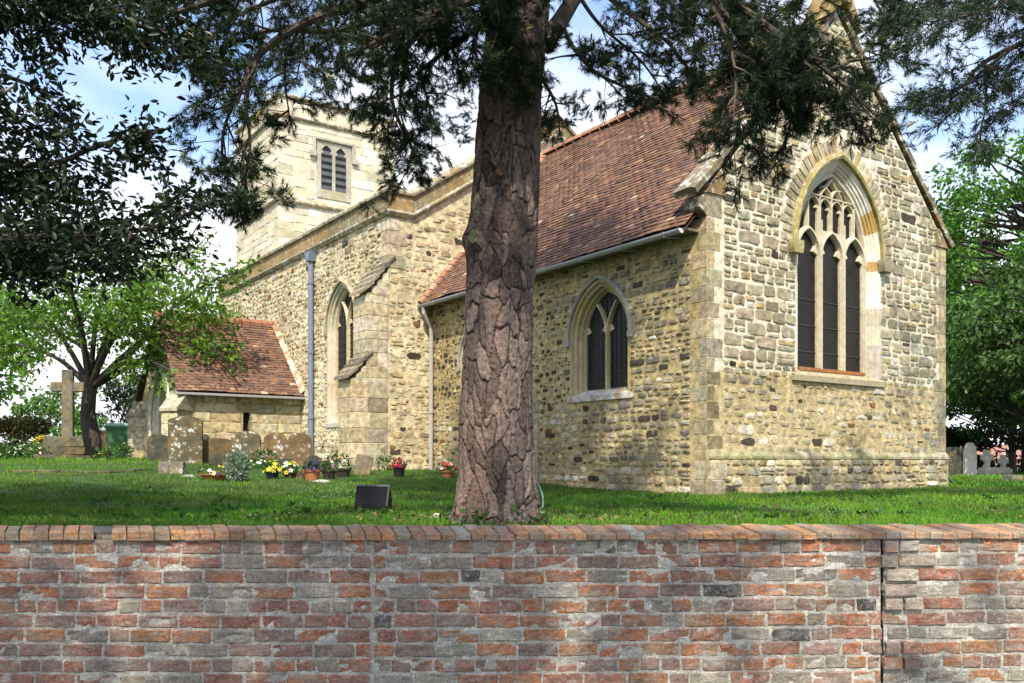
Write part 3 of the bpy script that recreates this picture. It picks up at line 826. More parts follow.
# --- gable coping with kneelers and the apex stone
def coping():
    mb = MB(); cc = pick((3, (.2, .175, .125)), (2, (.16, .135, .09)), (1, (.25, .22, .17)))
    apex = Vector((3.1, 0, 8.88))
    for foot in (Vector((-.22, 0, 5.34)), Vector((CW+.14, 0, 5.50))):
        d = (apex-foot); Lg = d.length; d.normalize(); n = Vector((-d.z, 0, d.x));
        if n.z < 0: n = -n
        s = 0; k = 0
        while s < Lg-.05:
            e = min(Lg, s+random.uniform(.75, 1.0)); st = .0 if k else .0
            th = .12
            Q = []
            for q, lift in ((s, .035), (e-.006, 0)):
                for (y, h) in ((-.05, 0), (-.06, th*.75), (.02, th), (.36, th*.9), (.36, 0)):
                    Q.append(foot+d*q+n*(h+lift)+Vector((0, y, 0)))
            mb.add(Q, [(0, 1, 6, 5), (1, 2, 7, 6), (2, 3, 8, 7), (3, 4, 9, 8), (4, 0, 5, 9), (0, 4, 3, 2, 1), (5, 6, 7, 8, 9)], cc()); s = e; k += 1
    mb.build('coping', M_COPE, church)
    k = MB(); k.prism([(-.02, 5.42), (.36, 5.42), (.36, 5.80), (.27, 5.80)], fE, -.2, .03, (.24, .16, .09)); k.build('kneeler', M_COPE, church); k = MB()      # dark kneeler block
    k.prism([(CW-.34, 5.5), (CW+.05, 5.5), (CW-.24, 5.82), (CW-.34, 5.82)], fE, -.2, .035, (.3, .24, .13)); k.build('kneeler', M_COPE, church); k = MB()
    k.prism([(-.16, 5.2), (-.02, 5.1), (-.02, 5.40), (-.12, 5.36), (-.16, 5.3)], fE, -.3, .01, (.2, .175, .12))
    k.build('kneeler', M_COPE, church)
    a = MB(); oc = (.27, .19, .07)
    # saddle stone carved with a foliate boss, foot of a gable cross
    a.prism([(2.72, 8.72), (2.62, 8.66), (2.92, 9.2), (3.28, 9.2), (3.6, 8.66), (3.48, 8.72), (3.1, 9.02)], fE, -.36, .13, oc)
    a.prism([(2.93, 9.2), (3.27, 9.2), (3.22, 9.34), (2.98, 9.34)], fE, -.26, .05, oc)
    sh = [(3.04, 9.34), (3.16, 9.34), (3.15, 9.66), (3.36, 9.64), (3.38, 9.78), (3.15, 9.77), (3.16, 10.02), (3.04, 10.02), (3.05, 9.77), (2.82, 9.78), (2.84, 9.64), (3.05, 9.66)]
    a.prism(sh, fE, -.17, -.04, oc)
    for an in range(6):
        t = an*math.pi/3; a.lathe([(.0, -.05), (.055, -.03), (.06, .0), (.03, .05), (0, .06)], 7, (3.1+.09*math.cos(t), -.15, 9.1+.09*math.sin(t)), oc)
    a.build('gable_cross', M_OCHRE, church)
coping()

# --- nave
nwin = Arch(10.12, .78, 1.05, 4.62, 2.45)
NW = 19.5; NN = 7.46
def nave():
    nc = pick((4, (.60, .52, .35)), (3, (.64, .58, .44)), (3, (.5, .42, .26)), (1.2, GREY), (.35, DARK), (.35, RUST), (.5, (.3, .24, .15)))
    ncE = pick((4, (.54, .44, .27)), (3, (.58, .5, .34)), (2, (.48, .37, .2)), (1.0, GREY), (.5, DARK), (.4, RUST), (.6, (.28, .22, .14)))
    mo = (.60, .51, .32)
    mb = MB()
    mb.sheet([(NE, .6), (NW, .6), (NW, 7.3), (NE, 7.3)], [nwin.path(-.01)], fNS, 0, mo)
    st = lambda u, v: dict(h=(.08, .2), asp=(.9, 2.2), gap=.03, prot=.018, col=nc, split=.35, skip=.1, wob=.07, rag=1.4, jit=.13)
    rubble(mb, fNS, NE+.3, NW, 1.05, 6.72, st, (), nwin.blocked(-.03))
    mb.build('nave_wall', M_STONE, church)
    me = MB()
    me.sheet([(NS, .6), (NN, .6), (NN, 6.75), (3.4, 9.33), (-.47, 6.78), (NS, 6.78)], [], fNE, 0, mo)
    sE = lambda u, v: dict(h=(.09, .2), asp=(1.0, 2.3), gap=.034, prot=.014, col=ncE, split=.3, skip=.2, wob=.07, rag=1.4, jit=.13)
    rubble(me, fNE, NS+.02, 3.2, 1.0, 8.4, sE, [(-(2.35), 3.6, 2.35*.2+3.6*6.62)], lambda a, b: [(NS-1, NS+.38)] if b > 5.6 else [])
    # a few rusty and bright brick repairs in the face
    for (u, v, w, h, c) in ((1.35, 6.35, .16, .16, (.42, .15, .05)), (.05, 4.55, .3, .15, (.09, .075, .06)), (1.9, 7.35, .36, .1, (.13, .08, .05)), (.55, 2.3, .2, .1, (.09, .08, .07))):
        stone(me, fNE, cell_poly(u, u+w, v, v+h, .01, .06), .03, c)
    me.build('nave_wall', M_STONE, church)
    b = MB()
    b.box(NS+.4, NN, NE+.3, NW, .6, .62, GREY)
    b.sheet([(NE, .6), (NW, .6), (NW, 7.3), (NE, 7.3)], [], lambda u, v, d: Vector((NN, u, v)), 0, mo)
    b.sheet([(NS, .6), (NN, .6), (NN, 7.3), (NS, 7.3)], [], lambda u, v, d: Vector((u, NW, v)), 0, mo)
    b.build('nave_wall', M_STONE, church)
    # roof of lead, hidden behind the parapet
    r = MB(); r.add([(NS+.3, NE+.3, 7.0), (3.4, NE+.3, 8.9), (3.4, NW, 8.9), (NS+.3, NW, 7.0), (NN-.3, NE+.3, 7.0), (NN-.3, NW, 7.0)], [(0, 1, 2, 3), (1, 4, 5, 2)], (.2, .21, .22))
    r.build('roof', M_PAINT, church)
    # parapet of the south side and the east gable with its moulded string and coping
    p = MB(); pc = pick((3, (.29, .205, .095)), (2, (.36, .27, .14)), (2, (.26, .21, .12)))
    def course(fr, u0, u1, z0, z1, slope=0.0, base=0.0):
        u = u0
        while u < u1-.02:
            e = min(u1, u+random.uniform(.5, .95))
            if u1-e < .15: e = u1
            q = [(u+.003, z0+slope*(u-u0)), (e-.003, z0+slope*(e-u0)), (e-.003, z1+slope*(e-u0)), (u+.003, z1+slope*(u-u0))]
            p.prism(q, fr, -.3, .015+random.uniform(0, .008), pc()); u = e
    course(fNS, NE, NW, 6.82, 7.22)
    course(fNE, NS+.012, -.47, 6.82, 7.22); course(fNE, -.47, 3.4, 6.82, 7.22, .66)
    sl = -.66
    course(fNE, 3.4, NN, 6.82+.66*3.87, 7.22+.66*3.87, sl)
    po = p.build('parapet', M_OCHRE, church)
    s = MB(); cc = pick((3, (.4, .37, .28)), (2, (.34, .3, .2)), (1.5, (.46, .42, .33)))
    def mould(fr, pts, z_off, prof, seg=.8):
        """moulded course in lengths along polyline pts [(u,v)]"""
        for (a, b) in zip(pts[:-1], pts[1:]):
            A, B = Vector(a), Vector(b); Lg = (B-A).length; k = max(1, round(Lg/seg))
            for i in range(k):
                P, Q = A+(B-A)*(i/k), A+(B-A)*((i+1)/k); g = (B-A)*(.002/max(Lg, .01))
                loft(s, [[fr((P+g).x, (P+g).y+z_off+dz, d) for d, dz in prof], [fr((Q-g).x, (Q-g).y+z_off+dz, d) for d, dz in prof]], cc())
    strp = [(-.02, -.09), (.05, -.06), (.10, -.0), (.10, .035), (.012, .07)]
    copp = [(-.02, -.03), (.075, -.03), (.085, .02), (.07, .06), (-.15, .14), (-.36, .07), (-.36, -.03)]
    for prof, z in ((strp, 6.78), (copp, 7.22)):
        mould(fNS, [(NE-.08, z), (NW, z)], 0, prof); mould(fNE, [(NS-.08, z), (-.47, z), (3.4, z+.66*3.87), (NN, z+.66*3.87-.66*4.06)], 0, prof)
    s.build('parapet_coping', M_COPE, church)
    qn = pick((4, (.56, .5, .36)), (3, (.6, .56, .45)), (2, (.5, .42, .27)), (1, GREY))
    quoin('quoins', (NS, NE, 0), (1, 0, 0), (0, 1, 0), 5.62, 6.68, church, qn, la=(.45, .3), proud=.014)
    # stepped corner buttress projecting south, flush with the east wall
    qb = pick((4, (.54, .46, .3)), (3, (.5, .41, .25)), (2, (.56, .5, .37)), (1.5, (.42, .37, .27)), (.5, (.3, .25, .17)))
    bt = MB(); BW = .62
    def body(x0, z0, z1):
        z = z0; k = 0
        bt.box(x0+.03, NS+.02, NE+.004, NE+BW-.03, z0, z1, mo)
        while z < z1-.03:
            ze = min(z1, z+random.uniform(.15, .33))
            if z1-ze < .08: ze = z1
            xs = [x0, NS] if random.random() < .15 else [x0, x0+(NS-x0)*random.uniform(.35, .65), NS]
            for a, b2 in zip(xs[:-1], xs[1:]): bt.box(a, b2-.006, NE-.012, NE+BW, z+.004, ze-.004, qb(), bev=.007)
            z = ze; k += 1
    body(NS-.50, 3.3, 5.0); body(NS-.84, 1.0, 3.22)
    bo = bt.build('buttress', M_STONE, church)
    wc = pick((3, (.30, .26, .18)), (2, (.24, .20, .15)))
    def weather(x0, z0, x1, z1, n):
        wt = MB()
        for i in range(n):
            a, b2 = i/n, (i+1)/n; xa, za = x0+(x1-x0)*a, z0+(z1-z0)*a; xb, zb = x0+(x1-x0)*b2, z0+(z1-z0)*b2
            sl = (zb-za)/(xb-xa)*.62; xe = xb+.10; top = lambda x: za+.03+(x-xa+.05)*sl
            wt.prism([(xa-.03, za-.02), (xe, za-.02+(xe-xa+.05)*sl), (xe, top(xe)), (xa-.03, top(xa-.03))], lambda u, v, d: Vector((u, NE-.045+d, v)), random.uniform(-.01, .01), BW+.05, wc())
            wt.prism([(xa+.07, za-.02), (xb+.03, za), (NS+.01, za), (NS+.01, za-.4), (xa+.07, za-.4)], lambda u, v, d: Vector((u, NE-.006+d+i*.0007, v)), 0, BW-.02, qn())
        wt.build('weathering', M_STONE, bo)
    weather(NS-.56, 5.05, NS+.06, 5.80, 5); weather(NS-.90, 3.28, NS-.46, 3.78, 4)
    jn = pick((3, (.62, .58, .47)), (2, (.55, .49, .36)), (1, (.5, .43, .28)))
    two_light(nwin, fNS, (.36, .31, .2), jn, reveal=.17, sill_col=(.5, .46, .36), lead=True, hoodm=1)
    # blue-grey rainwater pipe with hopper
    d = MB(); c = (.16, .19, .25); Y = 11.72
    d.tube([(NS-.1, Y, 6.45), (NS-.1, Y, 1.35)], .062, 10, c)
    d.prism([(Y-.1, 6.45), (Y+.1, 6.45), (Y+.16, 6.68), (Y-.16, 6.68)], fNS, .005, .2, c)
    for z in (5.9, 4.2, 2.6): d.tube([(NS-.1, Y, z), (NS-.1, Y, z+.1)], .078, 10, c)
    d.build('downpipe', M_PAINT, church)
nave()

# --- tower
TX, TY, TWD = .85, 19.4, 4.3
fTE = lambda u, v, d: Vector((TX+u, TY-d, v)); fTS = lambda u, v, d: Vector((TX-d, TY+u, v))
def tower():
    tc = pick((4, (.62, .56, .41)), (3, (.65, .59, .45)), (2, (.58, .51, .36)), (.3, (.5, .43, .29)))
    mb = MB()
    mb.box(TX+.01, TX+TWD, TY+.01, TY+TWD, 1, 13.6, (.63, .57, .42))
    st = lambda u, v: dict(h=(.22, .34), asp=(1.3, 2.6), gap=.008, prot=.004, col=tc, split=.05, skip=.12, wob=.004, rag=.25, jit=.03)
    bl = lambda a, b: [(1.27, 2.63)] if (b > 10.2 and a < 12.55) else []
    rubble(mb, fTE, .0, TWD, 5, 13.0, st, (), bl); rubble(mb, fTS, .0, TWD, 5, 13.0, st, (), None)
    rubble(mb, fTE, .0, TWD, 13.05, 13.62, st); rubble(mb, fTS, .0, TWD, 13.05, 13.62, st)
    to = mb.build('tower', M_ASHLAR, church)
    cc = pick((3, (.36, .31, .19)), (2, (.3, .25, .13)))
    for z, prof in ((13.0, [(-.02, -.09), (.07, -.05), (.10, 0), (.0, .09)]), (10.2, [(-.02, -.1), (.1, -.05), (.12, .0), (.0, .14)]), (13.66, [(-.02, -.06), (.08, -.05), (.1, 0), (.09, .04), (-.2, .12)])):
        s = MB(); loft(s, [[Vector((TX-d, TY+TWD, z+dz)) for d, dz in prof], [Vector((TX-d, TY-d, z+dz)) for d, dz in prof], [Vector((TX+TWD, TY-d, z+dz)) for d, dz in prof]], cc())
        s.build('string_course', M_COPE, to)
    w = MB(); u0, u1, z0, z1 = 1.33, 2.57, 10.5, 12.42; c = (.42, .39, .31); um = (u0+u1)/2
    rc = lambda a, b, p, q, d0, d1, col=c: w.prism([(a, p), (b, p), (b, q), (a, q)], fTE, d0, d1, col)
    rc(u0, u0+.16, z0, z1, -.05, .03); rc(u1-.16, u1, z0, z1, -.05, .03); rc(u0+.16, u1-.16, z1-.1, z1, -.05, .03)
    rc(u0+.16, u1-.16, z0, z0+.3, -.05, .02, (.38, .34, .22))
    rc(um-.055, um+.055, z0+.3, z1-.1, -.06, .024)
    for k in (0, 1):
        a = u0+.16 if k == 0 else um+.055; b = um-.055 if k == 0 else u1-.16; cu = (a+b)/2; h = (b-a)/2
        ph = point_head(cu, h, z1-.42, .3)
        lft = [p for p in ph if p[0] <= cu+1e-6]
        w.prism(lft+[(cu, z1-.1), (a, z1-.1)], fTE, -.03, .022, c); rgt = [(2*cu-p[0], p[1]) for p in lft]
        w.prism(rgt+[(cu, z1-.1), (b, z1-.1)], fTE, -.03, .022, c); cusps(w, fTE, cu, h, z1-.42, .28, .02, -.03, .019, c)
    wo = w.build('belfry_window', M_ASHLAR, to)
    h = MB(); hd = [(.0, 0), (.0, .09), (.09, .11), (.12, .04), (.12, 0)]
    a, b, t = u0-.09, u1+.09, z1+.06
    for P in ([(a, z1-.4), (a, t)], [(a, t), (b, t)], [(b, t), (b, z1-.4)]): bar(h, P, fTE, .1, 0, .1, c, .7)
    for u in (a-.06, b+.06): h.prism([(u-.1, z1-.58), (u+.1, z1-.58), (u+.1, z1-.4), (u-.1, z1-.4)], fTE, 0, .12, c)
    h.build('hood_mould', M_ASHLAR, wo)
    v = MB()
    for k in (0, 1):
        a = u0+.16 if k == 0 else um+.055; b = um-.055 if k == 0 else u1-.16
        v.prism([(a, z0+.3), (b, z0+.3), (b, z1-.12), (a, z1-.12)], fTE, .0005-.01, .0005-.005, (.015, .015, .015))
        n = 6
        for i in range(n):
            z = z0+.34+i*.235
            v.add([fTE(a, z, .012), fTE(b, z, .012), fTE(b, z+.10, -.0), fTE(a, z+.10, -.0), fTE(a, z-.03, .012), fTE(b, z-.03, .012), fTE(a, z+.02, .0), fTE(b, z+.02, .0)], [(0, 1, 2, 3), (4, 5, 1, 0)], (.085, .09, .095))
    v.build('louvres', M_PLANK, wo)
tower()

# --- porch
def porch():
    P0, P1, X1 = NE+4.72, NE+8.5, NS-2.98       # y range along the nave, south end x
    yr = (P0+P1)/2
    fPE = lambda u, v, d: Vector((NS-u, P0-d, v)); fPS = lambda u, v, d: Vector((X1-d, u, v))
    pc = pick((4, (.48, .41, .26)), (3, (.44, .35, .19)), (2, (.52, .46, .33)), (1, (.38, .33, .22)))
    mb = MB(); Lg = NS-X1
    mb.sheet([(0, .9), (Lg, .9), (Lg, 3.2), (0, 3.2)], [[(1.32, 2.02), (1.5, 2.02), (1.5, 2.75), (1.32, 2.75)]], fPE, 0, (.4, .31, .16))
    rubble(mb, fPE, 0, Lg, 1.2, 3.15, lambda u, v: dict(h=(.2, .28), asp=(1.6, 3.2), gap=.02, prot=.012, col=pc, split=0, wob=.004, rag=.25, jit=.02), (), lambda a, b: [(1.3, 1.52)] if b > 2.03 and a < 2.74 else [])
    door = Arch(yr, .85, 1.1, 2.7, 1.3)
    mb.sheet([(P0, .9), (P1, .9), (P1, 3.2), (yr, 5.2), (P0, 3.2)], [door.path(0)], fPS, 0, (.5, .43, .29))
    rubble(mb, fPS, P0, P1, 1.2, 5.1, lambda u, v: dict(h=(.2, .3), asp=(1.4, 2.6), gap=.02, prot=.012, col=pc, wob=.01, rag=.3), [(-(2.0), (yr-P0), -2.0*P0+(yr-P0)*3.15), (2.0, (P1-yr), 2.0*P1+(P1-yr)*3.15)], door.blocked(-.25))
    mb.sheet([(0, .9), (Lg, .9), (Lg, 3.2), (0, 3.2)], [], lambda u, v, d: Vector((NS-u, P1+d, v)), 0, (.4, .31, .16))
    po = mb.build('porch', M_STONE, church)
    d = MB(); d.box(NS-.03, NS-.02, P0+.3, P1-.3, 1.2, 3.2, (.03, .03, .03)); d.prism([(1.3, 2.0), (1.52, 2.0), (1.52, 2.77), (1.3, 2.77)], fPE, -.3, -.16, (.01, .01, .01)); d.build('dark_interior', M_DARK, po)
    sl = MB()
    for a, b in ((1.27, 1.32), (1.5, 1.55)): sl.prism([(a, 2.0), (b, 2.0), (b, 2.76), (a, 2.76)], fPE, -.16, .012, (.34, .27, .15))
    sl.prism([(1.24, 2.76), (1.58, 2.76), (1.58, 2.86), (1.24, 2.86)], fPE, -.16, .014, (.34, .27, .15)); sl.build('slit_window', M_STONE, po)
    dj = MB(); arch_loft(dj, door, fPS, [(-.24, .012), (-.22, .05), (-.1, .06), (-.06, .0), (0, -.03), (.03, -.12), (.1, -.14), (.12, -.3)], (.66, .62, .52), 10); dj.build('doorway', M_ASHLAR, po)
    # roof (ridge runs out from the nave), eaves along the east side
    rz, ez, ey = 5.24, 3.2, P0-.22
    Ls = math.hypot(yr-ey, rz-ez); up = (0, (yr-ey)/Ls, (rz-ez)/Ls)
    tiled('roof', (X1-.12, ey, ez), (1, 0, 0), up, Lg+.1, Ls, po, tile_c)
    tiled('roof', (X1-.12, 2*yr-ey, ez), (1, 0, 0), (0, -up[1], up[2]), Lg+.1, Ls, po, tile_c, gauge=.2, tw=.33)
    g = MB(); g.box(X1-.14, NS, ey-.05, ey+.03, ez-.09, ez-.03, (.28, .27, .26), bev=.01)
    g.box(X1-.1, NS, ey+.03, P0+.02, ez-.06, ez-.03, (.2, .17, .12))
    g.build('gutter', M_PAINT, po)
    f = MB(); rc = pick((3, (.5, .42, .32)), (2, (.45, .27, .17)))
    for k in range(18):                                         # mortar fillet against the nave wall
        a, b = k/18, (k+1)/18
        f.add([(NS-.12, ey+(yr-ey)*a, ez+(rz-ez)*a+.05), (NS-.12, ey+(yr-ey)*b, ez+(rz-ez)*b+.05), (NS-.0, ey+(yr-ey)*b, ez+(rz-ez)*b+.16), (NS-.0, ey+(yr-ey)*a, ez+(rz-ez)*a+.16)], [(0, 1, 2, 3)], rc())
    f.build('mortar_fillet', M_STONE, po)
    rd = MB(); x = X1-.12
    while x < NS-.02:
        rd.tube([(x, yr, rz+.0), (x+.28, yr, rz+.0)], .11, 10, (.3, .13, .075)); x += .3
    rd.build('ridge_tiles', M_TILE, po)
    # diagonal buttresses at the outer corners with sloping caps
    for yc, sy in ((P0, -1), (P1, 1)):
        ex = .45 if sy < 0 else .3; b = MB(); M = Matrix.Translation((X1, yc, 0)) @ Matrix.Rotation(math.atan2(sy, -1), 4, 'Z')
        z = 1.1
        while z < 2.72:
            ze = min(2.75, z+random.uniform(.22, .32)); b.box(-.2, ex, -.2, .2, z, ze-.006, pc(), M, bev=.01); z = ze
        b.prism([(-.2, 2.75), (ex, 2.75), (ex+.04, 2.72), (ex+.04, 2.79), (.05, 3.15), (-.2, 3.15)], lambda u, v, d: M @ Vector((u, d, v)), -.22, .22, (.4, .36, .26))
        b.build('buttress', M_STONE, po)
porch()

# ------------------------------------------------------------------ churchyard brick wall
def brick_wall():
    wall = thing('boundary_wall', 'weathered red brick churchyard wall with brick-on-edge coping in the foreground', 'wall', (0, 4.42, 0))
    mb = MB(); XA, XB = -8.0, 8.0
    off = lambda x: wall_y(x)-4.42
    fr = lambda u, v, d: Vector((u, off(u)-d, v))
    bc = pick((3.4, (.50, .195, .09)), (3.6, (.40, .165, .105)), (2.6, (.32, .19, .145)), (2.6, (.35, .29, .225)), (.7, (.46, .41, .33)), (.3, (.085, .07, .065)), (1.2, (.42, .19, .085)))
    mort = (.66, .63, .55)
    # mortar bed
    n = 160; row = sorted([XA+(XB-XA)*i/n for i in range(n+1) if abs(XA+(XB-XA)*i/n-1.9) > .05]+[1.893, 1.909])
    for a, b in zip(row[:-1], row[1:]):
        if abs(a-1.893) < 1e-6:                 # the open crack beside the patched length
            mb.add([fr(a, -.05, -.002), fr(a, -.05, -.07), fr(b, -.05, -.07), fr(b, -.05, -.002), fr(a, 1.2, -.002), fr(a, 1.2, -.07), fr(b, 1.2, -.07), fr(b, 1.2, -.002)], [(0, 1, 5, 4), (1, 2, 6, 5), (2, 3, 7, 6)], (.16, .14, .11)); continue
        mb.add([fr(a, -.05, -.002), fr(b, -.05, -.002), fr(b, 1.2, -.002), fr(a, 1.2, -.002)], [(0, 1, 2, 3)], mort)
    def brick(u0, u1, v0, v1, prot, col, worn):
        nx, nz = (8 if u1-u0 > .15 else 5), 4; vs = []; idx = {}
        tilt = random.uniform(-.012, .012); ph = random.uniform(0, 99)
        for j in range(nz+1):
            for i in range(nx+1):
                a, b = i/nx, j/nz; e = min(a, 1-a, b, 1-b)
                u = u0+(u1-u0)*a; v = v0+(v1-v0)*b+(u-(u0+u1)/2)*tilt
                d = prot
                if e == 0:
                    d = -.003; u += random.uniform(-.006, .005); v += random.uniform(-.0045, .0045)
                else:
                    u = u0+(u1-u0)*(a if 1 < i < nx-1 else (.025 if i == 1 else .975)); v = v0+(v1-v0)*(b if 1 < j < nz-1 else (.09 if j == 1 else .91))+(u-(u0+u1)/2)*tilt
                    d += random.uniform(-.0022, .0022)-worn*max(0, math.sin(u*23+ph)*math.cos(v*60+ph*2)+random.uniform(-.3, .3))
                idx[i, j] = len(vs); vs.append(fr(u, v, d))
        fs = [(idx[i, j], idx[i+1, j], idx[i+1, j+1], idx[i, j+1]) for j in range(nz) for i in range(nx)]
        mb.add(vs, fs, col)
    H = 1.195; CH = .0745
    for (s0, s1) in ((XA, -.705), (-.705, 1.90), (1.90, XB)):
        z = H; r = random.randrange(3)
        drift = random.uniform(-.01, .01)
        while z > -.05:
            zb = z-CH
            hd = (r % 4 == 0)
            u = s0+(.0 if r % 2 == 0 else -.11)+random.uniform(-.03, .03)
            while u < s1:
                L = .106 if (hd and random.random() < .85) or random.random() < .16 else .212
                L *= random.uniform(.96, 1.04)
                a, b = max(u, s0), min(u+L, s1); u += L
                if b-a < .03: continue
                g = random.uniform(.007, .015)/2; jz = random.uniform(-.005, .005)
                pr = random.uniform(.0, .006); worn = random.choice((0, .002, .006, .012)); c = bc()
                
                if 2.04 > a >= 1.9 and z > .86: pr += random.uniform(.012, .026); c = random.choice(((.5, .42, .33), (.48, .33, .22), (.42, .22, .14), (.4, .31, .24)))
                elif 2.04 > a >= 1.9 and .56 < z < .72: pr += .022
                edge = random.uniform(-.016, .014) if abs(b-1.9) < .01 or abs(a-1.9) < .01 else 0
                edge2 = .004 if abs(b+.705) < .01 or abs(a+.705) < .01 else 0
                brick(a+g+(edge+edge2 if abs(a-s0) < .001 else 0), b-g-(edge+edge2 if abs(b-s1) < .001 else 0), zb+.0055+jz, z-.0055+jz, pr, c, worn)
            z = zb; r += 1
    # back and ends
    mb.add([(XA, .36, -.05), (XB, .36+off(XB), -.05), (XB, .36+off(XB), 1.19), (XA, .36, 1.19)], [(0, 1, 2, 3)], mort)
    mb.add([(XA, .0, 1.19), (XB, off(XB), 1.19), (XB, .36+off(XB), 1.19), (XA, .36, 1.19)], [(0, 1, 2, 3)], mort)
    mb.build('brickwork', M_BRICK, wall, recalc=False)
    c = MB(); u = XA
    cc = pick((4, (.52, .26, .12)), (3, (.56, .27, .11)), (3, (.45, .27, .14)), (1, (.38, .28, .17)), (.3, (.5, .43, .33)))
    c.add([fr(XA, 1.195, .0), fr(XB, 1.195, 0), fr(XB, 1.20, -.3), fr(XA, 1.2, -.3), fr(XA, 1.235, -.3), fr(XB, 1.235, -.3), fr(XA, 1.205, -.01), fr(XB, 1.205, -.01)], [(0, 1, 2, 3), (6, 7, 5, 4)], (.2, .19, .15))
    while u < XB:
        w = random.uniform(.068, .079)
        px = 512+F*u/4.42
        sk = -.12+.075*sm(0, 620, px)+random.uniform(-.006, .006)
        if px < -20: sk = -.04
        rise = .024+random.uniform(-.003, .003); z0 = 1.197+random.uniform(-.003, .003); fh = random.uniform(.030, .036) if px > 300 else random.uniform(.042, .048); dp = .225
        if px < 300: rise = .012
        pr = .022+random.uniform(-.006, .006); g = .004; b_ = .006; col = cc(); ue = u+w-g
        if -2.16 < u < -2.09: w = .088; ue = u+w-g; fh = .02; rise = .0; pr = .0; col = (.24, .2, .13)
        vs = []
        for (uu, k) in ((u, 0), (ue, 1)):
            s = 1 if k == 0 else -1
            for (d, z, ins) in ((pr, z0, 0), (pr, z0+fh-b_, 0), (pr-b_, z0+fh, b_*.6), (-dp*.5, z0+fh+rise*.5+random.uniform(-.002, .002), b_*.6), (-dp+b_, z0+fh+rise, b_*.6), (-dp, z0+fh+rise-.01, 0), (-dp, z0, 0)):
                t = (pr-d)/(dp+pr); vs.append(fr(uu+s*ins+sk*t, z, d))
        n = 7; fs = [(i, i+1, n+i+1, n+i) for i in range(n-1)]+[tuple(range(n)), tuple(n+i for i in range(n))]
        c.add(vs, fs, col); u += w
    c.build('coping', M_BRICK, wall)
    return wall
brick_wall()

# ------------------------------------------------------------------ foliage tools
def rv(k=1.0): return Vector((random.gauss(0, k), random.gauss(0, k), random.gauss(0, k)))
def smooth_path(pts, n=5):
    """Catmull-Rom through control points"""
    P = [Vector(p) for p in pts]; P = [P[0]*2-P[1]]+P+[P[-1]*2-P[-2]]; out = []
    for i in range(1, len(P)-2):
        for k in range(n):
            t = k/n; a, b, c, d = P[i-1], P[i], P[i+1], P[i+2]
            out.append(.5*((2*b)+(c-a)*t+(2*a-5*b+4*c-d)*t*t+(3*b-a-3*c+d)*t**3))
    out.append(P[-2]); return out
def cum(path):
    L = [0]
    for a, b in zip(path[:-1], path[1:]): L.append(L[-1]+(b-a).length)
    return L
def at_len(path, L, s):
    for i in range(len(L)-1):
        if L[i+1] >= s:
            t = (s-L[i])/max(1e-6, L[i+1]-L[i]); return path[i].lerp(path[i+1], t), (path[i+1]-path[i]).normalized()
    return path[-1].copy(), (path[-1]-path[-2]).normalized()
def limb(wood, path, r0, r1, n=7, col=(.1, .075, .06)):
    m = len(path); wood.tube(path, [r0+(r1-r0)*(i/(m-1))**.8 for i in range(m)], n, col, cap=False)
def grow(wood, tips, path, start=.3, step=.22, side=.7, twig=.3, droop=.25, tstep=.13, per=2, wcol=(.09, .07, .055), wild=.35, up=0.0, wr=1.0):
    """side shoots along a limb, twigs along the side shoots, foliage tips along the twigs"""
    L = cum(path); T = L[-1]; s = T*start; sgn = 1
    while s < T:
        p, d = at_len(path, L, s); sd = d.cross(Vector((0, 0, 1)))
        if sd.length < .2: sd = d.cross(Vector((random.gauss(0, 1), random.gauss(0, 1), .1)))
        sd.normalize(); sgn = -sgn
        f = s/T; ln = side*random.uniform(.5, 1.15)*(1.1-.55*f)
        dr = (sd*sgn*random.uniform(.5, 1)+d*random.uniform(.2, .9)+rv(wild)).normalized(); dr.z = dr.z*.6-droop*random.uniform(0, 1)+up; dr.normalize()
        q = [p]; cur = p.copy(); dd = dr.copy(); k = max(2, int(ln/.12))
        for i in range(k):
            dd = (dd+rv(.13)+Vector((0, 0, -.05*droop*4+.03))).normalized(); cur = cur+dd*(ln/k); q.append(cur.copy())
        limb(wood, q, .011*wr, .004*wr, 4, wcol)
        Lq = cum(q); t = ln*.15; sg2 = 1
        while t < ln:
            pp, pd = at_len(q, Lq, t); s2 = pd.cross(Vector((0, 0, 1))).normalized() if abs(pd.z) < .95 else Vector((1, 0, 0)); sg2 = -sg2
            td = (s2*sg2*random.uniform(.4, 1)+pd*random.uniform(.3, .9)+rv(.35)).normalized(); tl = twig*random.uniform(.5, 1.1)
            e = pp+td*tl*.6; e2 = e+(td+Vector((0, 0, random.uniform(-.3, .25)))).normalized()*tl*.4
            wood.tube([pp, e, e2], [.0045*wr, .003*wr, .002*wr], 3, wcol, cap=False)
            for j in range(per):
                f2 = (j+1)/per; b = pp.lerp(e, min(1, f2/.6)) if f2 < .6 else e.lerp(e2, (f2-.6)/.4)
                tips.append((b, (td+rv(.3)+Vector((0, 0, .12))).normalized()))
            t += tstep*random.uniform(.6, 1.4)
        tips.append((q[-1], dd.copy()))
        s += step*random.uniform(.6, 1.4)
    tips.append((path[-1], (path[-1]-path[-2]).normalized()))
def basis(D):
    D = D/np.linalg.norm(D, axis=1, keepdims=True); r = RNG.normal(size=D.shape); A = np.cross(D, r); A /= np.linalg.norm(A, axis=1, keepdims=True)+1e-9
    return D, A, np.cross(D, A)
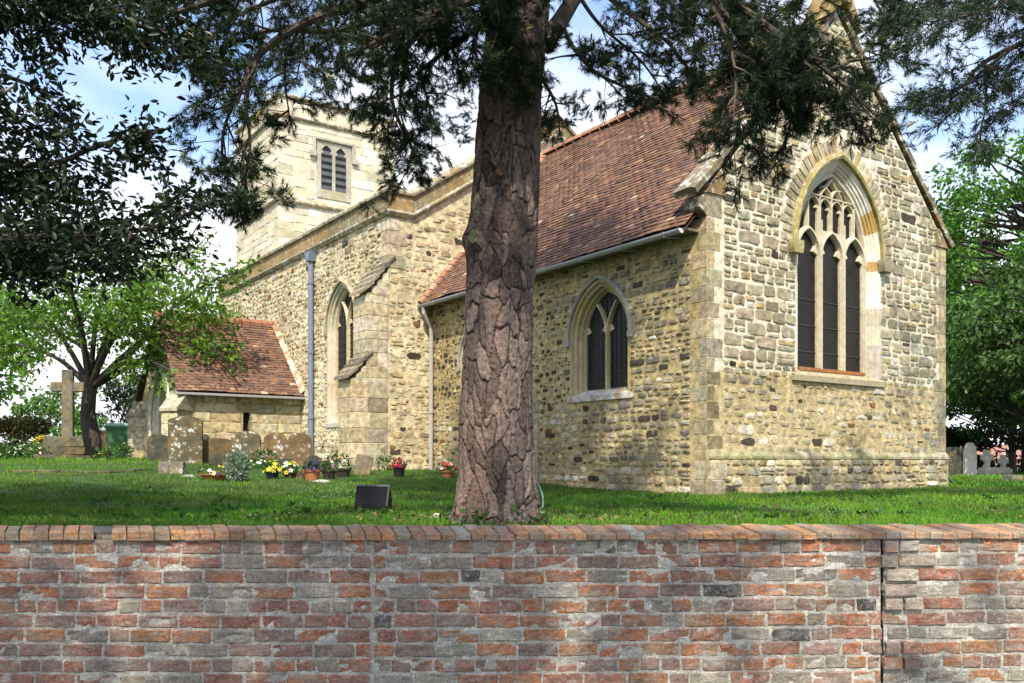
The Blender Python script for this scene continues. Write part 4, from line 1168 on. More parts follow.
def needle_mesh(name, tips, parent, K=34, length=.065, shoot=.13, width=.0042, cols=((.019, .037, .011), (.03, .049, .013), (.013, .027, .013)), m=None):
    P = np.array([t[0][:] for t in tips]); D = np.array([t[1][:] for t in tips]); n = len(P)
    P = np.repeat(P, K, 0); sid = np.repeat(np.arange(n), K); D, A, B = basis(np.repeat(D, K, 0))
    a = RNG.random(n*K); th = RNG.random(n*K)*2*np.pi; ang = np.radians(RNG.uniform(28, 68, n*K))*(1.1-.5*a)
    rad = A*np.cos(th)[:, None]+B*np.sin(th)[:, None]
    nd_ = D*np.cos(ang)[:, None]+rad*np.sin(ang)[:, None]; nd_[:, 2] -= .08
    base = P+D*(a*shoot-shoot*.3)[:, None]; ln = length*RNG.uniform(.7, 1.2, n*K)
    sd = np.cross(nd_, RNG.normal(size=nd_.shape)); sd /= np.linalg.norm(sd, axis=1, keepdims=True)+1e-9
    V = np.empty((n*K, 3, 3)); V[:, 0] = base-sd*width/2; V[:, 1] = base+sd*width/2; V[:, 2] = base+nd_*ln[:, None]
    Fa = np.arange(n*K*3).reshape(-1, 3)
    cs = np.array(cols); sc = cs[RNG.integers(0, len(cs), n)]*RNG.uniform(.7, 1.3, (n, 1)); c = np.repeat(sc[sid], 3, 0)
    return mesh_np(name, V.reshape(-1, 3), Fa, m or M_NEEDLE, parent, c)
def leaf_mesh(name, P, D, parent, size=.08, width=.45, cols=((.05, .1, .02),), m=None, hang=.2, var=.35, flat=.0):
    """one folded pointed leaf per position: six vertices, two bent halves"""
    n = len(P); P = np.asarray(P, float); D = np.asarray(D, float)+RNG.normal(0, .35, (n, 3)); D[:, 2] -= hang
    D, A, B = basis(D)
    if flat > 0:
        up = np.array([0, 0, 1.0]); A2 = np.cross(D, up); A2 /= np.linalg.norm(A2, axis=1, keepdims=True)+1e-9; A = A*(1-flat)+A2*flat; A /= np.linalg.norm(A, axis=1, keepdims=True)+1e-9; B = np.cross(D, A)
    L = size*RNG.uniform(1-var, 1+var, n)[:, None]; w = L*width/2
    V = np.empty((n, 6, 3)); fold = B*w*.35; bend = B*L*RNG.uniform(-.18, .1, (n, 1))
    V[:, 0] = P; V[:, 1] = P+D*L*.4+A*w+fold; V[:, 2] = P+D*L*.75+A*w*.7+fold+bend*.6; V[:, 3] = P+D*L+bend; V[:, 4] = P+D*L*.75-A*w*.7+fold+bend*.6; V[:, 5] = P+D*L*.4-A*w+fold
    i = np.arange(n)[:, None]*6
    Fa = np.concatenate([i+np.array([[0, 1, 2, 3]]), i+np.array([[0, 3, 4, 5]])], 0)
    cs = np.array(cols); c = cs[RNG.integers(0, len(cs), n)]*RNG.uniform(.7, 1.3, (n, 1)); c = np.repeat(c, 6, 0)
    return mesh_np(name, V.reshape(-1, 3), Fa, m or M_LEAF, parent, c)
def tips_np(tips, per, spread):
    P = np.array([t[0][:] for t in tips]); D = np.array([t[1][:] for t in tips]); P = np.repeat(P, per, 0)+RNG.normal(0, spread, (len(tips)*per, 3)); D = np.repeat(D, per, 0)+RNG.normal(0, .7, (len(tips)*per, 3))
    return P, D

# ------------------------------------------------------------------ the big pine
TRK = [(497, 530, 6.9), (496, 515, 6.9), (497, 470, 6.9), (497, 400, 6.9), (498, 300, 6.9), (503, 230, 6.9), (508, 150, 6.9), (511, 95, 6.9), (517, 30, 6.9), (522, -40, 6.9), (530, -160, 6.9), (540, -320, 6.9), (548, -560, 6.9), (548, -800, 6.9), (545, -1500, 6.9)]
def trunk_axis(z):
    pts = [W(*t) for t in TRK]
    for a, b in zip(pts[:-1], pts[1:]):
        if z <= b.z:
            t = (z-a.z)/(b.z-a.z); return a.lerp(b, t)
    return pts[-1]
def trunk_rad(z):
    pts = [(.9, .41), (1.1, .355), (1.2, .325), (1.45, .30), (2.2, .272), (2.9, .258), (3.25, .272), (3.6, .257), (4.4, .247), (5.3, .23), (7, .22), (10, .17), (14, .1), (16.5, .03)]
    for a, b in zip(pts[:-1], pts[1:]):
        if z <= b[0]: return a[1]+(b[1]-a[1])*max(0, (z-a[0])/(b[0]-a[0]))
    return .05
def pine():
    root = thing('pine_tree', 'tall old pine with plated reddish bark standing in front of the church', 'tree', (trunk_axis(1.1).x, 6.9, 1.1)); inv = Vector((-root.location.x, -root.location.y, -root.location.z))
    # bark: plates from a stretched cellular pattern, displaced in the mesh
    zs = np.r_[np.arange(.95, 5.7, .0068), np.arange(5.7, 16.4, .12)]; nt = 230; th = np.arange(nt)/nt*2*np.pi
    Z, T = np.meshgrid(zs, th, indexing='ij'); z = Z.ravel(); t = T.ravel()
    cw = 20                                        # cells around
    cx = np.cos(t); cy = np.sin(t)
    w1 = vnoise(np.c_[cx*3.1, cy*3.1, z*3.2], 3)-.5; w2 = vnoise(np.c_[cx*3.4+9, cy*3.4, z*3.6], 5)-.5
    w3 = vnoise(np.c_[cx*9, cy*9, z*9], 13)-.5; w4 = vnoise(np.c_[cx*9+5, cy*9, z*9], 14)-.5
    u = t/(2*np.pi)*cw+w1*1.3+w3*.3; v = z/.21+w2*1.5+w4*.3
    iu = np.floor(u).astype(np.int64); iv = np.floor(v).astype(np.int64)
    def hsh(a, b, s):
        n = (a % cw)*73856093 ^ b*19349663 ^ s*83492791; n = (n ^ (n >> 13))*1274126177 & 0x7fffffff
        return ((n ^ (n >> 16)) & 0xffff)/65535.0
    d1 = np.full(len(u), 9.0); d2 = np.full(len(u), 9.0); cid = np.zeros(len(u))
    for da in (-1, 0, 1):
        for db in (-2, -1, 0, 1, 2):
            a, b = iu+da, iv+db; px = a+.1+.8*hsh(a, b, 1); py = b+.1+.8*hsh(a, b, 2); dd = np.hypot(u-px, (v-py)*.85); idv = hsh(a, b, 3)
            m = dd < d1; d2 = np.where(m, d1, np.minimum(d2, dd)); cid = np.where(m, idv, cid); d1 = np.where(m, dd, d1)
    e = d2-d1; wgap = .06+.06*vnoise(np.c_[cx*4, cy*4, z*2], 21)
    k = np.clip(e/wgap, 0, 1); k = k*k*(3-2*k)
    u2 = t/(2*np.pi)*38+w3*1.8+w1; v2 = z/.075+w4*1.6+w2; iu2 = np.floor(u2).astype(np.int64); iv2 = np.floor(v2).astype(np.int64); e1 = np.full(len(u), 9.0); e2 = np.full(len(u), 9.0)
    for da in (-1, 0, 1):
        for db in (-1, 0, 1):
            a, b = iu2+da, iv2+db; n_ = (a % 38)*73856093 ^ b*19349663 ^ 77*83492791; n_ = (n_ ^ (n_ >> 13))*1274126177 & 0x7fffffff
            dd = np.hypot(u2-a-.1-.8*((n_ & 0xff)/255.), (v2-b-.1-.8*(((n_ >> 9) & 0xff)/255.))); m_ = dd < e1; e2 = np.where(m_, e1, np.minimum(e2, dd)); e1 = np.where(m_, dd, e1)
    k2 = np.clip((e2-e1)/.10, 0, 1)
    fine = vnoise(np.c_[cx*16, cy*16, z*60/1.5], 8); fl = vnoise(np.c_[cx*40, cy*40, z*28], 11)
    layer = np.floor((e*2.2+cid+fl*.25)*3)/3
    disp = k*(.009+.005*cid)+.004*fine*k+.003*fl+.0025*layer*k-.014-.003*(1-k2)+.006*(vnoise(np.c_[cx*9, cy*9, z*30], 51)-.5)*k
    rad = np.array([trunk_rad(q) for q in zs]).repeat(nt); lump = (vnoise(np.c_[cx*1.2, cy*1.2, z*1.1], 31)-.5)*.03
    roots = np.clip((1.55-z)/.5, 0, 1)**2*(.05*np.cos(t*5+.8)+.03*np.cos(t*3+2))
    rr = rad+disp+lump+roots
    # scars of lost limbs
    for (pt, zc, amp) in ((-1.95-.9, 3.33, .05), (-1.62, 3.87, .02)):
        dt = np.abs((t-pt+np.pi) % (2*np.pi)-np.pi)*.27; g = np.exp(-(dt**2+(z-zc)**2)/(2*.075**2)); rr += amp*g
    ax = np.array([trunk_axis(q)[:] for q in zs]).repeat(nt, 0)
    V = np.c_[ax[:, 0]+rr*cx, ax[:, 1]+rr*cy, z]+np.array(inv[:])
    m = len(zs); i = np.arange(m*nt).reshape(m, nt); j = np.roll(i, -1, 1)
    Fa = np.stack([i[:-1].ravel(), j[:-1].ravel(), j[1:].ravel(), i[1:].ravel()], 1)
    plate = np.array([.25, .195, .165])[None]*(.62+.7*cid)[:, None]; pink = np.array([.30, .165, .125])[None]*(.7+.6*fine)[:, None]; gry = np.array([.235, .19, .165])[None]*(.7+.6*fl)[:, None]
    mixa = vnoise(np.c_[cx*2, cy*2, z*1.2], 41)[:, None]; c = plate*.45+.55*(pink*mixa*.8+gry*(1-mixa*.8)); c = c*.52*((.72+.28*k2)*(.7+.6*cid))[:, None]; c = c*k[:, None]+np.array([.022, .016, .014])[None]*(1-k[:, None])
    mesh_np('trunk', V, Fa, M_BARK, root, c, smooth=True)
    # the two sawn limb scars
    for (px, py, r_, c_, YY) in ((475, 238, .05, (.15, .15, .075), 6.66), (500, 172, .028, (.17, .085, .035), 6.615)):
        s = MB(); p = W(px, py, YY)+inv; M = Matrix.Translation(p) @ Matrix.Rotation(R(90 if px > 490 else 68), 4, 'X') @ Matrix.Rotation(R(0 if px > 490 else -28), 4, 'Y')
        n = 12; ring = [M @ Vector((r_*math.cos(a)*(1 if px > 490 else .75), r_*1.3*math.sin(a), .025+.01*random.random())) for a in [2*math.pi*q/n for q in range(n)]]
        ring2 = [M @ Vector((1.5*r_*math.cos(a), 1.8*r_*math.sin(a), -.05)) for a in [2*math.pi*q/n for q in range(n)]]; ce = [M @ Vector((0, 0, .012))]
        s.add(ring2+ring, [(q, (q+1) % n, n+(q+1) % n, n+q) for q in range(n)], (.12, .085, .07)); s.add(ring+ce, [(q, (q+1) % n, n) for q in range(n)], c_)
        s.build('limb_scar', M_BARK, root)
    wood = MB(); tips = []; far = []
    wc = (.085, .065, .05)
    def br(pts, r0=.05, r1=.012, start=.35, **k):
        k = dict(dict(per=1, tstep=.15, twig=.26), **k); path = smooth_path([W(*p) for p in pts], 6); limb(wood, path, r0, r1, 7, wc); grow(wood, tips, path, start, **k); return path
    # limbs seen in the picture: they leave the trunk above the frame and sweep out and down
    br([(518, 5, 6.85), (450, -25, 6.5), (370, 0, 6.2), (300, 25, 6.0), (255, 60, 5.9), (236, 105, 5.9)], .06, start=.3, side=.55)
    br([(262, 48, 5.9), (246, 95, 5.9), (250, 150, 5.95), (236, 205, 6.0)], .02, .006, start=.15, side=.42, step=.12, droop=.5)
    br([(300, 25, 6.0), (285, 70, 6.1), (290, 120, 6.2)], .012, .005, start=.2, side=.3, step=.13, droop=.5)
    br([(520, -15, 6.95), (450, 10, 7.6), (405, 50, 8.0), (392, 100, 8.2), (418, 160, 8.3)], .05, start=.25, side=.6, step=.14, droop=.5)
    br([(405, 50, 8.0), (382, 90, 8.0), (372, 125, 8.0)], .012, .005, start=.15, side=.35, droop=.5, step=.14)
    br([(415, 60, 8.0), (430, 110, 8.1), (432, 150, 8.1)], .012, .005, start=.15, side=.35, droop=.5, step=.14)
    br([(525, -60, 6.9), (420, -45, 7.4), (300, -10, 7.7), (215, 25, 7.9)], .06, start=.25, side=.8, step=.16)
    br([(522, -40, 6.9), (440, -20, 7.2), (360, 20, 7.2), (310, 50, 7.3)], .05, start=.2, side=.7, step=.16)
    br([(520, -20, 6.7), (455, 5, 6.1), (400, 30, 5.8), (350, 55, 5.7)], .045, start=.2, side=.6, step=.15)
    br([(525, -70, 6.8), (400, -60, 6.0), (290, -25, 5.7), (200, 5, 5.6), (165, 15, 5.6)], .05, start=.25, side=.75, step=.15)
    br([(505, 35, 6.65), (498, 45, 6.4), (500, 72, 6.3)], .025, .008, start=.3, side=.28, step=.09)
    br([(500, 10, 6.65), (478, 30, 6.4), (476, 65, 6.3)], .025, .008, start=.3, side=.3, step=.09)
    br([(530, 40, 6.65), (538, 55, 6.5), (541, 80, 6.45)], .02, .008, start=.4, side=.22, step=.1)
    br([(545, 45, 6.95), (562, 18, 7.05), (585, -15, 7.15), (640, -60, 7.3), (720, -110, 7.5)], .085, .04, start=.95)
    br([(560, 20, 7.0), (575, 50, 6.7), (600, 75, 6.5), (645, 95, 6.4), (668, 108, 6.4)], .02, .007, start=.3, side=.38, step=.12)
    br([(590, -20, 7.1), (625, 10, 6.9), (665, 40, 6.8), (690, 70, 6.8)], .03, .008, start=.25, side=.5, step=.15)
    br([(600, -40, 7.1), (680, -30, 6.6), (745, 10, 6.1), (800, 50, 5.9), (840, 82, 5.9), (872, 112, 5.9)], .04, .008, start=.3, side=.62, step=.12)
    br([(700, -25, 6.5), (740, 40, 6.3), (752, 95, 6.2), (765, 150, 6.2)], .022, .006, start=.2, side=.48, step=.11, droop=.5)
    br([(745, 10, 6.1), (785, 55, 6.0), (800, 100, 6.0)], .015, .006, start=.2, side=.42, step=.11, droop=.4)
    br([(640, -60, 7.3), (700, -15, 7.2), (760, 35, 7.1), (815, 80, 7.0)], .04, .008, start=.25, side=.5, step=.14)
    br([(650, -60, 7.3), (760, -60, 7.9), (850, -30, 8.1), (892, 30, 8.1)], .03, .008, start=.82, side=.5, step=.16)
    br([(640, -60, 7.2), (700, -20, 6.9), (715, 40, 6.9)], .02, .007, start=.3, side=.5, step=.14)
    br([(540, 75, 7.1), (556, 105, 7.9), (560, 135, 8.3)], .02, .007, start=.4, side=.28, step=.1, droop=.4)
    br([(530, -80, 6.9), (580, -70, 6.2), (640, -20, 5.8), (690, 20, 5.7)], .03, .008, start=.4, side=.5, step=.2)
    br([(520, -30, 6.8), (430, 0, 6.6), (340, 30, 6.5), (270, 30, 6.5), (210, 55, 6.5)], .04, start=.2, side=.6, step=.13)
    br([(522, -45, 6.7), (470, -15, 6.2), (420, 20, 6.0), (370, 50, 6.0)], .04, start=.2, side=.55, step=.13)
    br([(520, -10, 6.7), (480, 25, 6.5), (440, 55, 6.5), (415, 75, 6.5)], .03, start=.2, side=.5, step=.12)
    br([(405, 60, 8.0), (400, 110, 8.0), (412, 150, 8.1), (400, 185, 8.1)], .014, .005, start=.1, side=.4, droop=.5, step=.1)
    br([(236, 95, 6.0), (222, 140, 6.0), (228, 185, 6.0)], .014, .005, start=.1, side=.3, droop=.5, step=.1)
    br([(690, -20, 6.2), (720, 20, 6.0), (735, 70, 5.9), (740, 130, 5.9)], .02, .006, start=.1, side=.45, step=.1, droop=.4)
    br([(750, 10, 6.3), (790, 50, 6.2), (830, 85, 6.2), (850, 115, 6.2)], .02, .006, start=.2, side=.38, step=.1, droop=.3)
    br([(740, 10, 6.4), (770, 60, 6.4), (790, 110, 6.4), (785, 150, 6.4)], .018, .006, start=.1, side=.4, step=.1, droop=.4)
    br([(830, 70, 5.9), (860, 55, 5.9), (885, 25, 5.9)], .014, .005, start=.15, side=.35, step=.1, up=.2)
    br([(575, -10, 7.1), (600, 25, 7.2), (640, 60, 7.2), (665, 95, 7.2)], .02, .006, start=.3, side=.4, step=.12)
    vis = list(tips); tips.clear()
    # the rest of the crown, above the frame
    for k in range(26):
        z = random.uniform(6.6, 11.6); a = k*2.4; ln = (3.6-.22*(z-6.6))*random.uniform(.75, 1.1); p = trunk_axis(z); d = Vector((math.cos(a), math.sin(a), .18)); ln *= 1-.6*max(0, d.x)
        path = smooth_path([p, p+d*ln*.4+Vector((0, 0, .1)), p+d*ln*.75, p+d*ln+Vector((0, 0, -.25))], 5); limb(wood, path, .05, .012, 6, wc); grow(wood, tips, path, .3, step=.3, side=.9, twig=.35, tstep=.22, per=2)
    for k in range(40):                          # unseen head of the tree, made dense and lopsided to shade the chancel side wall
        z = random.uniform(9.5, 15.4); a = k*2.4; ln = (3.4 if z < 13 else 2.4)*random.uniform(.7, 1.1); p = trunk_axis(z); d = Vector((math.cos(a), math.sin(a), .22))
        if d.x > 0: ln *= 1-.8*min(1, d.x*1.4)
        path = smooth_path([p, p+d*ln*.5+Vector((0, 0, .1)), p+d*ln], 5); limb(wood, path, .05, .012, 5, wc); grow(wood, tips, path, .25, step=.32, side=1.0, twig=.35, tstep=.2, per=2)
    far = list(tips)
    for mbv in (wood,): mbv.v = [(v[0]+inv.x, v[1]+inv.y, v[2]+inv.z) for v in mbv.v]
    wood.build('branches', M_WOOD, root, recalc=False)
    sh = lambda L: [(p+inv, d) for p, d in L]
    dense = [(p+rv(.038), (d+rv(.8)).normalized()) for p, d in vis for _ in range(7)]
    needle_mesh('foliage', sh(dense), root, K=44, width=.0052, length=.056, shoot=.1)
    needle_mesh('foliage', [(p+rv(.1), (d+rv(.5)).normalized()) for p, d in sh(far) for _ in range(2)], root, K=20, length=.15, width=.032, shoot=.26)
    # pale young cones at some shoot ends
    c = MB()
    for p, d in random.sample(vis, int(len(vis)*.1)):
        q = p+inv+d*.08; dd = (d+Vector((0, 0, .8))).normalized(); c.tube([q, q+dd*.015, q+dd*.04, q+dd*.055], [.004, .0085, .007, .002], 5, random.choice(((.42, .34, .1), (.36, .28, .1), (.45, .38, .15))))
    o = c.build('young_cones', M_PETAL, root, recalc=False); o['kind'] = 'stuff'
    print('pine tips', len(vis), len(far))
pine()

# ------------------------------------------------------------------ pine at the right edge
def pine2():
    base = Vector((8.6, 9.5, 1.1)); root = thing('pine_tree', 'dark pine reaching in from the right edge with spreading clumps of needles', 'tree', base); inv = -base
    wood = MB(); tips = []; wc = (.075, .06, .05)
    path = smooth_path([base+Vector((0, 0, -.2)), base+Vector((.1, .1, 3)), base+Vector((0, .3, 6)), base+Vector((-.1, .2, 10))], 6); limb(wood, path, .33, .08, 12, (.2, .13, .1))
    def br(pts, r0, r1, **k):
        pa = smooth_path(pts, 6); limb(wood, pa, r0, r1, 6, wc); grow(wood, tips, pa, **k)
    t = lambda z: base+Vector((0, .2, z-1.1))
    br([t(5.2), W(1080, 20, 9.3), W(1024, 42, 9.2), W(975, 70, 9.1), W(960, 110, 9.1)], .06, .01, start=.35, side=.75, step=.16)
    br([W(985, 62, 9.1), W(985, 110, 9.0), W(975, 145, 9.0)], .015, .006, start=.2, side=.4, step=.16, droop=.4)
    br([W(1010, 50, 9.1), W(950, 95, 9.0), W(915, 110, 8.9)], .018, .006, start=.2, side=.5, step=.14)
    br([W(1040, 36, 9.2), W(1030, 80, 9.1), W(1012, 110, 9.1)], .015, .006, start=.2, side=.5, step=.16)
    br([t(6.2), W(1060, -50, 9.0), W(980, -20, 8.8), W(920, 10, 8.6), W(895, 35, 8.5)], .06, .01, start=.3, side=.85, step=.13)
    br([t(6.4), W(1060, -40, 9.6), W(990, -10, 9.6), W(930, 25, 9.7)], .05, .01, start=.3, side=.8, step=.14)
    br([t(6.0), W(1060, -20, 8.6), W(1000, 5, 8.3), W(950, 20, 8.1)], .05, .01, start=.3, side=.7, step=.14)
    for k in range(12):
        z = random.uniform(6.5, 10.5); a = k*2.4; ln = 2.8*random.uniform(.7, 1.1); p = t(z); d = Vector((math.cos(a), math.sin(a), .15)); br([p, p+d*ln*.5, p+d*ln], .05, .012, start=.3, side=.8, step=.3, tstep=.2)
    wood.v = [(v[0]+inv.x, v[1]+inv.y, v[2]+inv.z) for v in wood.v]
    wood.build('branches', M_WOOD, root, recalc=False)
    needle_mesh('foliage', [(p+inv+rv(.05), (d+rv(.5)).normalized()) for p, d in tips for _ in range(3)], root, K=24, length=.085, width=.009, shoot=.15, cols=((.035, .065, .04), (.045, .075, .04), (.03, .055, .035)))
    print('pine2', len(tips))
pine2()

# ------------------------------------------------------------------ dark evergreen oak at the left edge
def dark_tree():
    base = Vector((-7.2, 6.2, 1.15)); root = thing('evergreen_tree', 'dark glossy leaved evergreen overhanging the upper left corner', 'tree', base); inv = -base
    wood = MB(); tips = []; wc = (.05, .042, .035)
    t = lambda z: base+Vector((.02*z, 0, z-1.1))
    limb(wood, smooth_path([t(.9), t(3), t(5.5), t(8.5)], 6), .26, .07, 10, wc)
    def br(pts, r0=.04, r1=.008, **k):
        pa = smooth_path(pts, 6); limb(wood, pa, r0, r1, 6, wc); grow(wood, tips, pa, **dict(dict(start=.2, side=.6, step=.14, twig=.28, tstep=.12, per=3, droop=.3, wcol=wc), **k))
    br([t(4.2), W(-60, 150, 6.2), W(40, 165, 6.2), W(100, 145, 6.1), W(150, 130, 6.0)], side=.42)
    br([t(3.6), W(-60, 210, 6.3), W(40, 225, 6.3), W(130, 220, 6.3), W(195, 185, 6.3)], side=.42)
    br([t(3.4), W(-50, 235, 6.0), W(60, 235, 5.9), W(150, 228, 5.8), W(215, 200, 5.8)], start=.3, side=.36)
    br([t(3.4), W(-50, 245, 6.6), W(40, 250, 6.7), W(110, 245, 6.8)])
    br([t(4.6), W(-60, 100, 6.2), W(10, 115, 6.3), W(60, 140, 6.3)], side=.5)
    br([t(5.0), W(-60, 70, 6.0), W(0, 75, 6.0), W(55, 95, 6.0)])
    br([t(5.4), W(-60, 20, 6.3), W(40, 15, 6.3), W(100, 25, 6.2), W(150, 45, 6.2)], side=.4)
    br([t(5.7), W(-60, -20, 6.0), W(50, -10, 5.9), W(130, 15, 5.9), W(190, 45, 5.9)])
    br([t(6.0), W(-40, -40, 6.6), W(70, -20, 6.6), W(160, 10, 6.6), W(215, 35, 6.7)])
    br([t(3.9), W(-60, 185, 6.8), W(20, 190, 7.0), W(80, 205, 7.0)])
    br([t(3.0), W(-70, 240, 6.4), W(-10, 255, 6.4), W(50, 262, 6.4)])
    vis = list(tips); tips.clear()
    for k in range(34):                          # crown outside the frame, reaching over the lane
        z = random.uniform(4.6, 9.5); a = random.uniform(-1.9, .15); ln = random.uniform(2.6, 5.2); p = t(z); d = Vector((math.cos(a), math.sin(a), .12)); e = p+d*ln
        px, py = 512+F*e.x/max(.1, e.y), HOR-F*(e.z-EYE)/max(.1, e.y)
        if e.y > .5 and py > -40 and px > -20: continue
        br([p, p+d*ln*.5+Vector((0, 0, .2)), e], .04, .01, start=.25, side=.9, step=.32, tstep=.22, per=2)
    far = list(tips)
    wood.v = [(v[0]+inv.x, v[1]+inv.y, v[2]+inv.z) for v in wood.v]
    wood.build('branches', M_WOOD, root, recalc=False)
    P, D = tips_np([(p+inv, d) for p, d in vis], 15, .065); leaf_mesh('foliage', P, D, root, .066, .4, ((.018, .032, .012), (.025, .04, .014), (.014, .026, .014)), M_LEAF_DARK, hang=.1)
    P, D = tips_np([(p+inv, d) for p, d in far], 3, .1); leaf_mesh('foliage', P, D, root, .16, .5, ((.018, .032, .012),), M_LEAF_DARK, hang=.1)
    print('dark tips', len(vis), len(far))
dark_tree()

# ------------------------------------------------------------------ small spreading tree by the stone cross
def spreading_tree():
    b = gp(90, 466); b = Vector(((90-512)/F*22.5, 22.5, ground_h(-10.8, 22.5))); root = thing('spreading_tree', 'small green spreading tree with dark trunk beside the stone cross', 'tree', b); inv = -b
    wood = MB(); tips = []; wc = (.06, .048, .04); Y0 = 22.5
    fork = W(90, 388, Y0)
    limb(wood, smooth_path([b+Vector((0, 0, -.1)), b+Vector((.05, 0, .5)), W(88, 415, Y0), fork], 5), .27, .16, 10, wc)
    wood.tube([b+Vector((0, 0, -.1)), b+Vector((0, 0, .25))], [.34, .26], 10, wc, cap=False)
    def br(pts, r0=.09, **k):
        pa = smooth_path([fork]+[W(*p) for p in pts], 6); limb(wood, pa, r0, .015, 6, wc); grow(wood, tips, pa, **dict(dict(start=.42, side=1.05, step=.24, twig=.5, tstep=.2, per=3, droop=.25, wcol=wc, wr=2), **k))
    for pts in ([(70, 350, 22.2), (45, 315, 21.8), (15, 300, 21.5)], [(60, 360, 22.8), (20, 345, 23.2), (-20, 345, 23.4)], [(80, 330, 22.8), (65, 285, 23), (55, 255, 23.2)],
                [(95, 330, 22.2), (105, 285, 21.8), (110, 250, 21.5)], [(110, 345, 22.8), (140, 300, 23.2), (160, 255, 23.5)], [(125, 360, 22.0), (165, 315, 21.3), (205, 285, 20.8), (235, 272, 20.5)],
                [(120, 372, 22.4), (160, 350, 22), (200, 345, 21.4), (228, 352, 21)], [(105, 350, 21.8), (130, 310, 20.8), (150, 285, 20)], [(82, 330, 21.6), (70, 290, 20.8), (45, 262, 20.5)],
                [(110, 330, 22.6), (150, 280, 22.8), (195, 250, 22.8)], [(130, 350, 22.6), (180, 310, 22.4), (225, 305, 22)], [(85, 350, 23), (30, 320, 24), (-10, 300, 24.5)],
                [(120, 365, 21.9), (150, 362, 21.2), (180, 375, 20.8)]): br(pts)
    wood.v = [(v[0]+inv.x, v[1]+inv.y, v[2]+inv.z) for v in wood.v]; wood.build('branches', M_WOOD, root, recalc=False)
    P, D = tips_np([(p+inv, d) for p, d in tips], 7, .15); leaf_mesh('foliage', P, D, root, .14, .5, ((.10, .2, .025), (.135, .235, .03), (.075, .16, .025)), M_LEAF, hang=.45, flat=.3)
    print('spread', len(tips))
spreading_tree()

def clump_tree(name, label, base, h, rx, cz, rz, nclump, per, leaf, cols, trunk_r=.25, cr=.9, lean=(0, 0), m=None, hang=.3, low=-.95, wc=(.06, .048, .04), cat='tree', holes=.0):
    base = Vector(base); root = thing(name, label, cat, base); wood = MB()
    top = Vector((lean[0], lean[1], h)); limb(wood, smooth_path([Vector((0, 0, -.2)), top*.35+rv(.05), top*.7+rv(.1), top*.95], 5), trunk_r, trunk_r*.2, 9, wc)
    P = []; D = []
    k = 0
    while k < nclump:
        d = rv(1).normalized(); r_ = random.uniform(.35, 1)**.45
        if d.z < low: continue
        c = Vector((d.x*rx*r_, d.y*rx*r_, cz+d.z*rz*r_)); s = cr*random.uniform(.5, 1.15); k += 1
        a = Vector((lean[0], lean[1], 0))*(c.z/h*.6); a.z = max(.2*h, c.z-1.3*random.uniform(.5, 1.2)); limb(wood, [a*1.0, (a+c)*.5+rv(.15), c], trunk_r*.2, .015, 5, wc)
        n = int(per*random.uniform(.6, 1.3)); q = RNG.normal(0, 1, (n, 3)); q /= np.linalg.norm(q, axis=1, keepdims=True); q *= (RNG.random((n, 1))**.4)*s; q[:, 2] *= .55
        P.append(q+np.array(c[:])); D.append(q+np.array([0, 0, -.15]))
    wood.build('trunk', M_WOOD, root, recalc=False)
    leaf_mesh('crown', np.concatenate(P), np.concatenate(D), root, leaf, .5, cols, m or M_LEAF, hang=hang, flat=.35)
    return root
def gz(x, y): return ground_h(x, y)
G1 = ((.065, .165, .022), (.1, .22, .03), (.045, .115, .02)); G2 = ((.035, .075, .02), (.045, .09, .022), (.03, .06, .02))
clump_tree('chestnut_tree', 'large bright green broadleaf tree behind the right corner of the church', (19.0, 32, 1.1), 11.5, 4.6, 7.4, 5.2, 230, 150, .19, G1, .38, 1.0)
clump_tree('chestnut_tree', 'dark green tree with drooping branches above the white headstones', (16.2, 27.0, 1.1), 7.2, 2.7, 4.0, 2.6, 120, 130, .18, ((.045, .1, .02), (.06, .125, .022), (.035, .075, .02)), .28, .8)
clump_tree('holly_tree', 'low dark bushy tree between the church corner and the headstones', (18.0, 31.5, 1.0), 4.4, 2.5, 2.9, 1.7, 90, 75, .15, ((.03, .07, .018), (.045, .1, .02)), .16, .6)
clump_tree('shade_tree', 'paler tree showing just past the gable edge beyond the churchyard', (22.5, 48, 1.0), 13, 4.5, 8.5, 5.5, 110, 70, .34, G1, .35, 1.2)
clump_tree('added_shade_tree', 'broad leafy tree added unseen behind the viewpoint to shade the brick wall', (-2.6, -4.8, 0), 12, 5.0, 8.4, 3.6, 110, 55, .32, G2, .35, 1.3, m=M_LEAF_DARK)  # added out of view so its shade softens the sun on the wall
clump_tree('yew_tree', 'dark conifer rising behind the green bins', (-15.3, 35, 1.5), 3.6, 1.3, 1.9, 1.7, 60, 70, .16, ((.02, .04, .018), (.028, .05, .02)), .15, .45, m=M_LEAF_DARK, hang=0)
clump_tree('garden_tree', 'light green bushy tree beyond the hedge and stone cross', (-17.2, 33, 1.5), 2.9, 1.5, 1.55, 1.3, 45, 60, .18, ((.09, .19, .035), (.1, .2, .04)), .12, .5, m=M_LEAF)
clump_tree('garden_tree', 'tall green tree at the far left edge behind the hedge', (-21.0, 33, 1.5), 7.5, 2.8, 4.6, 3, 90, 70, .24, G1, .25, .9)

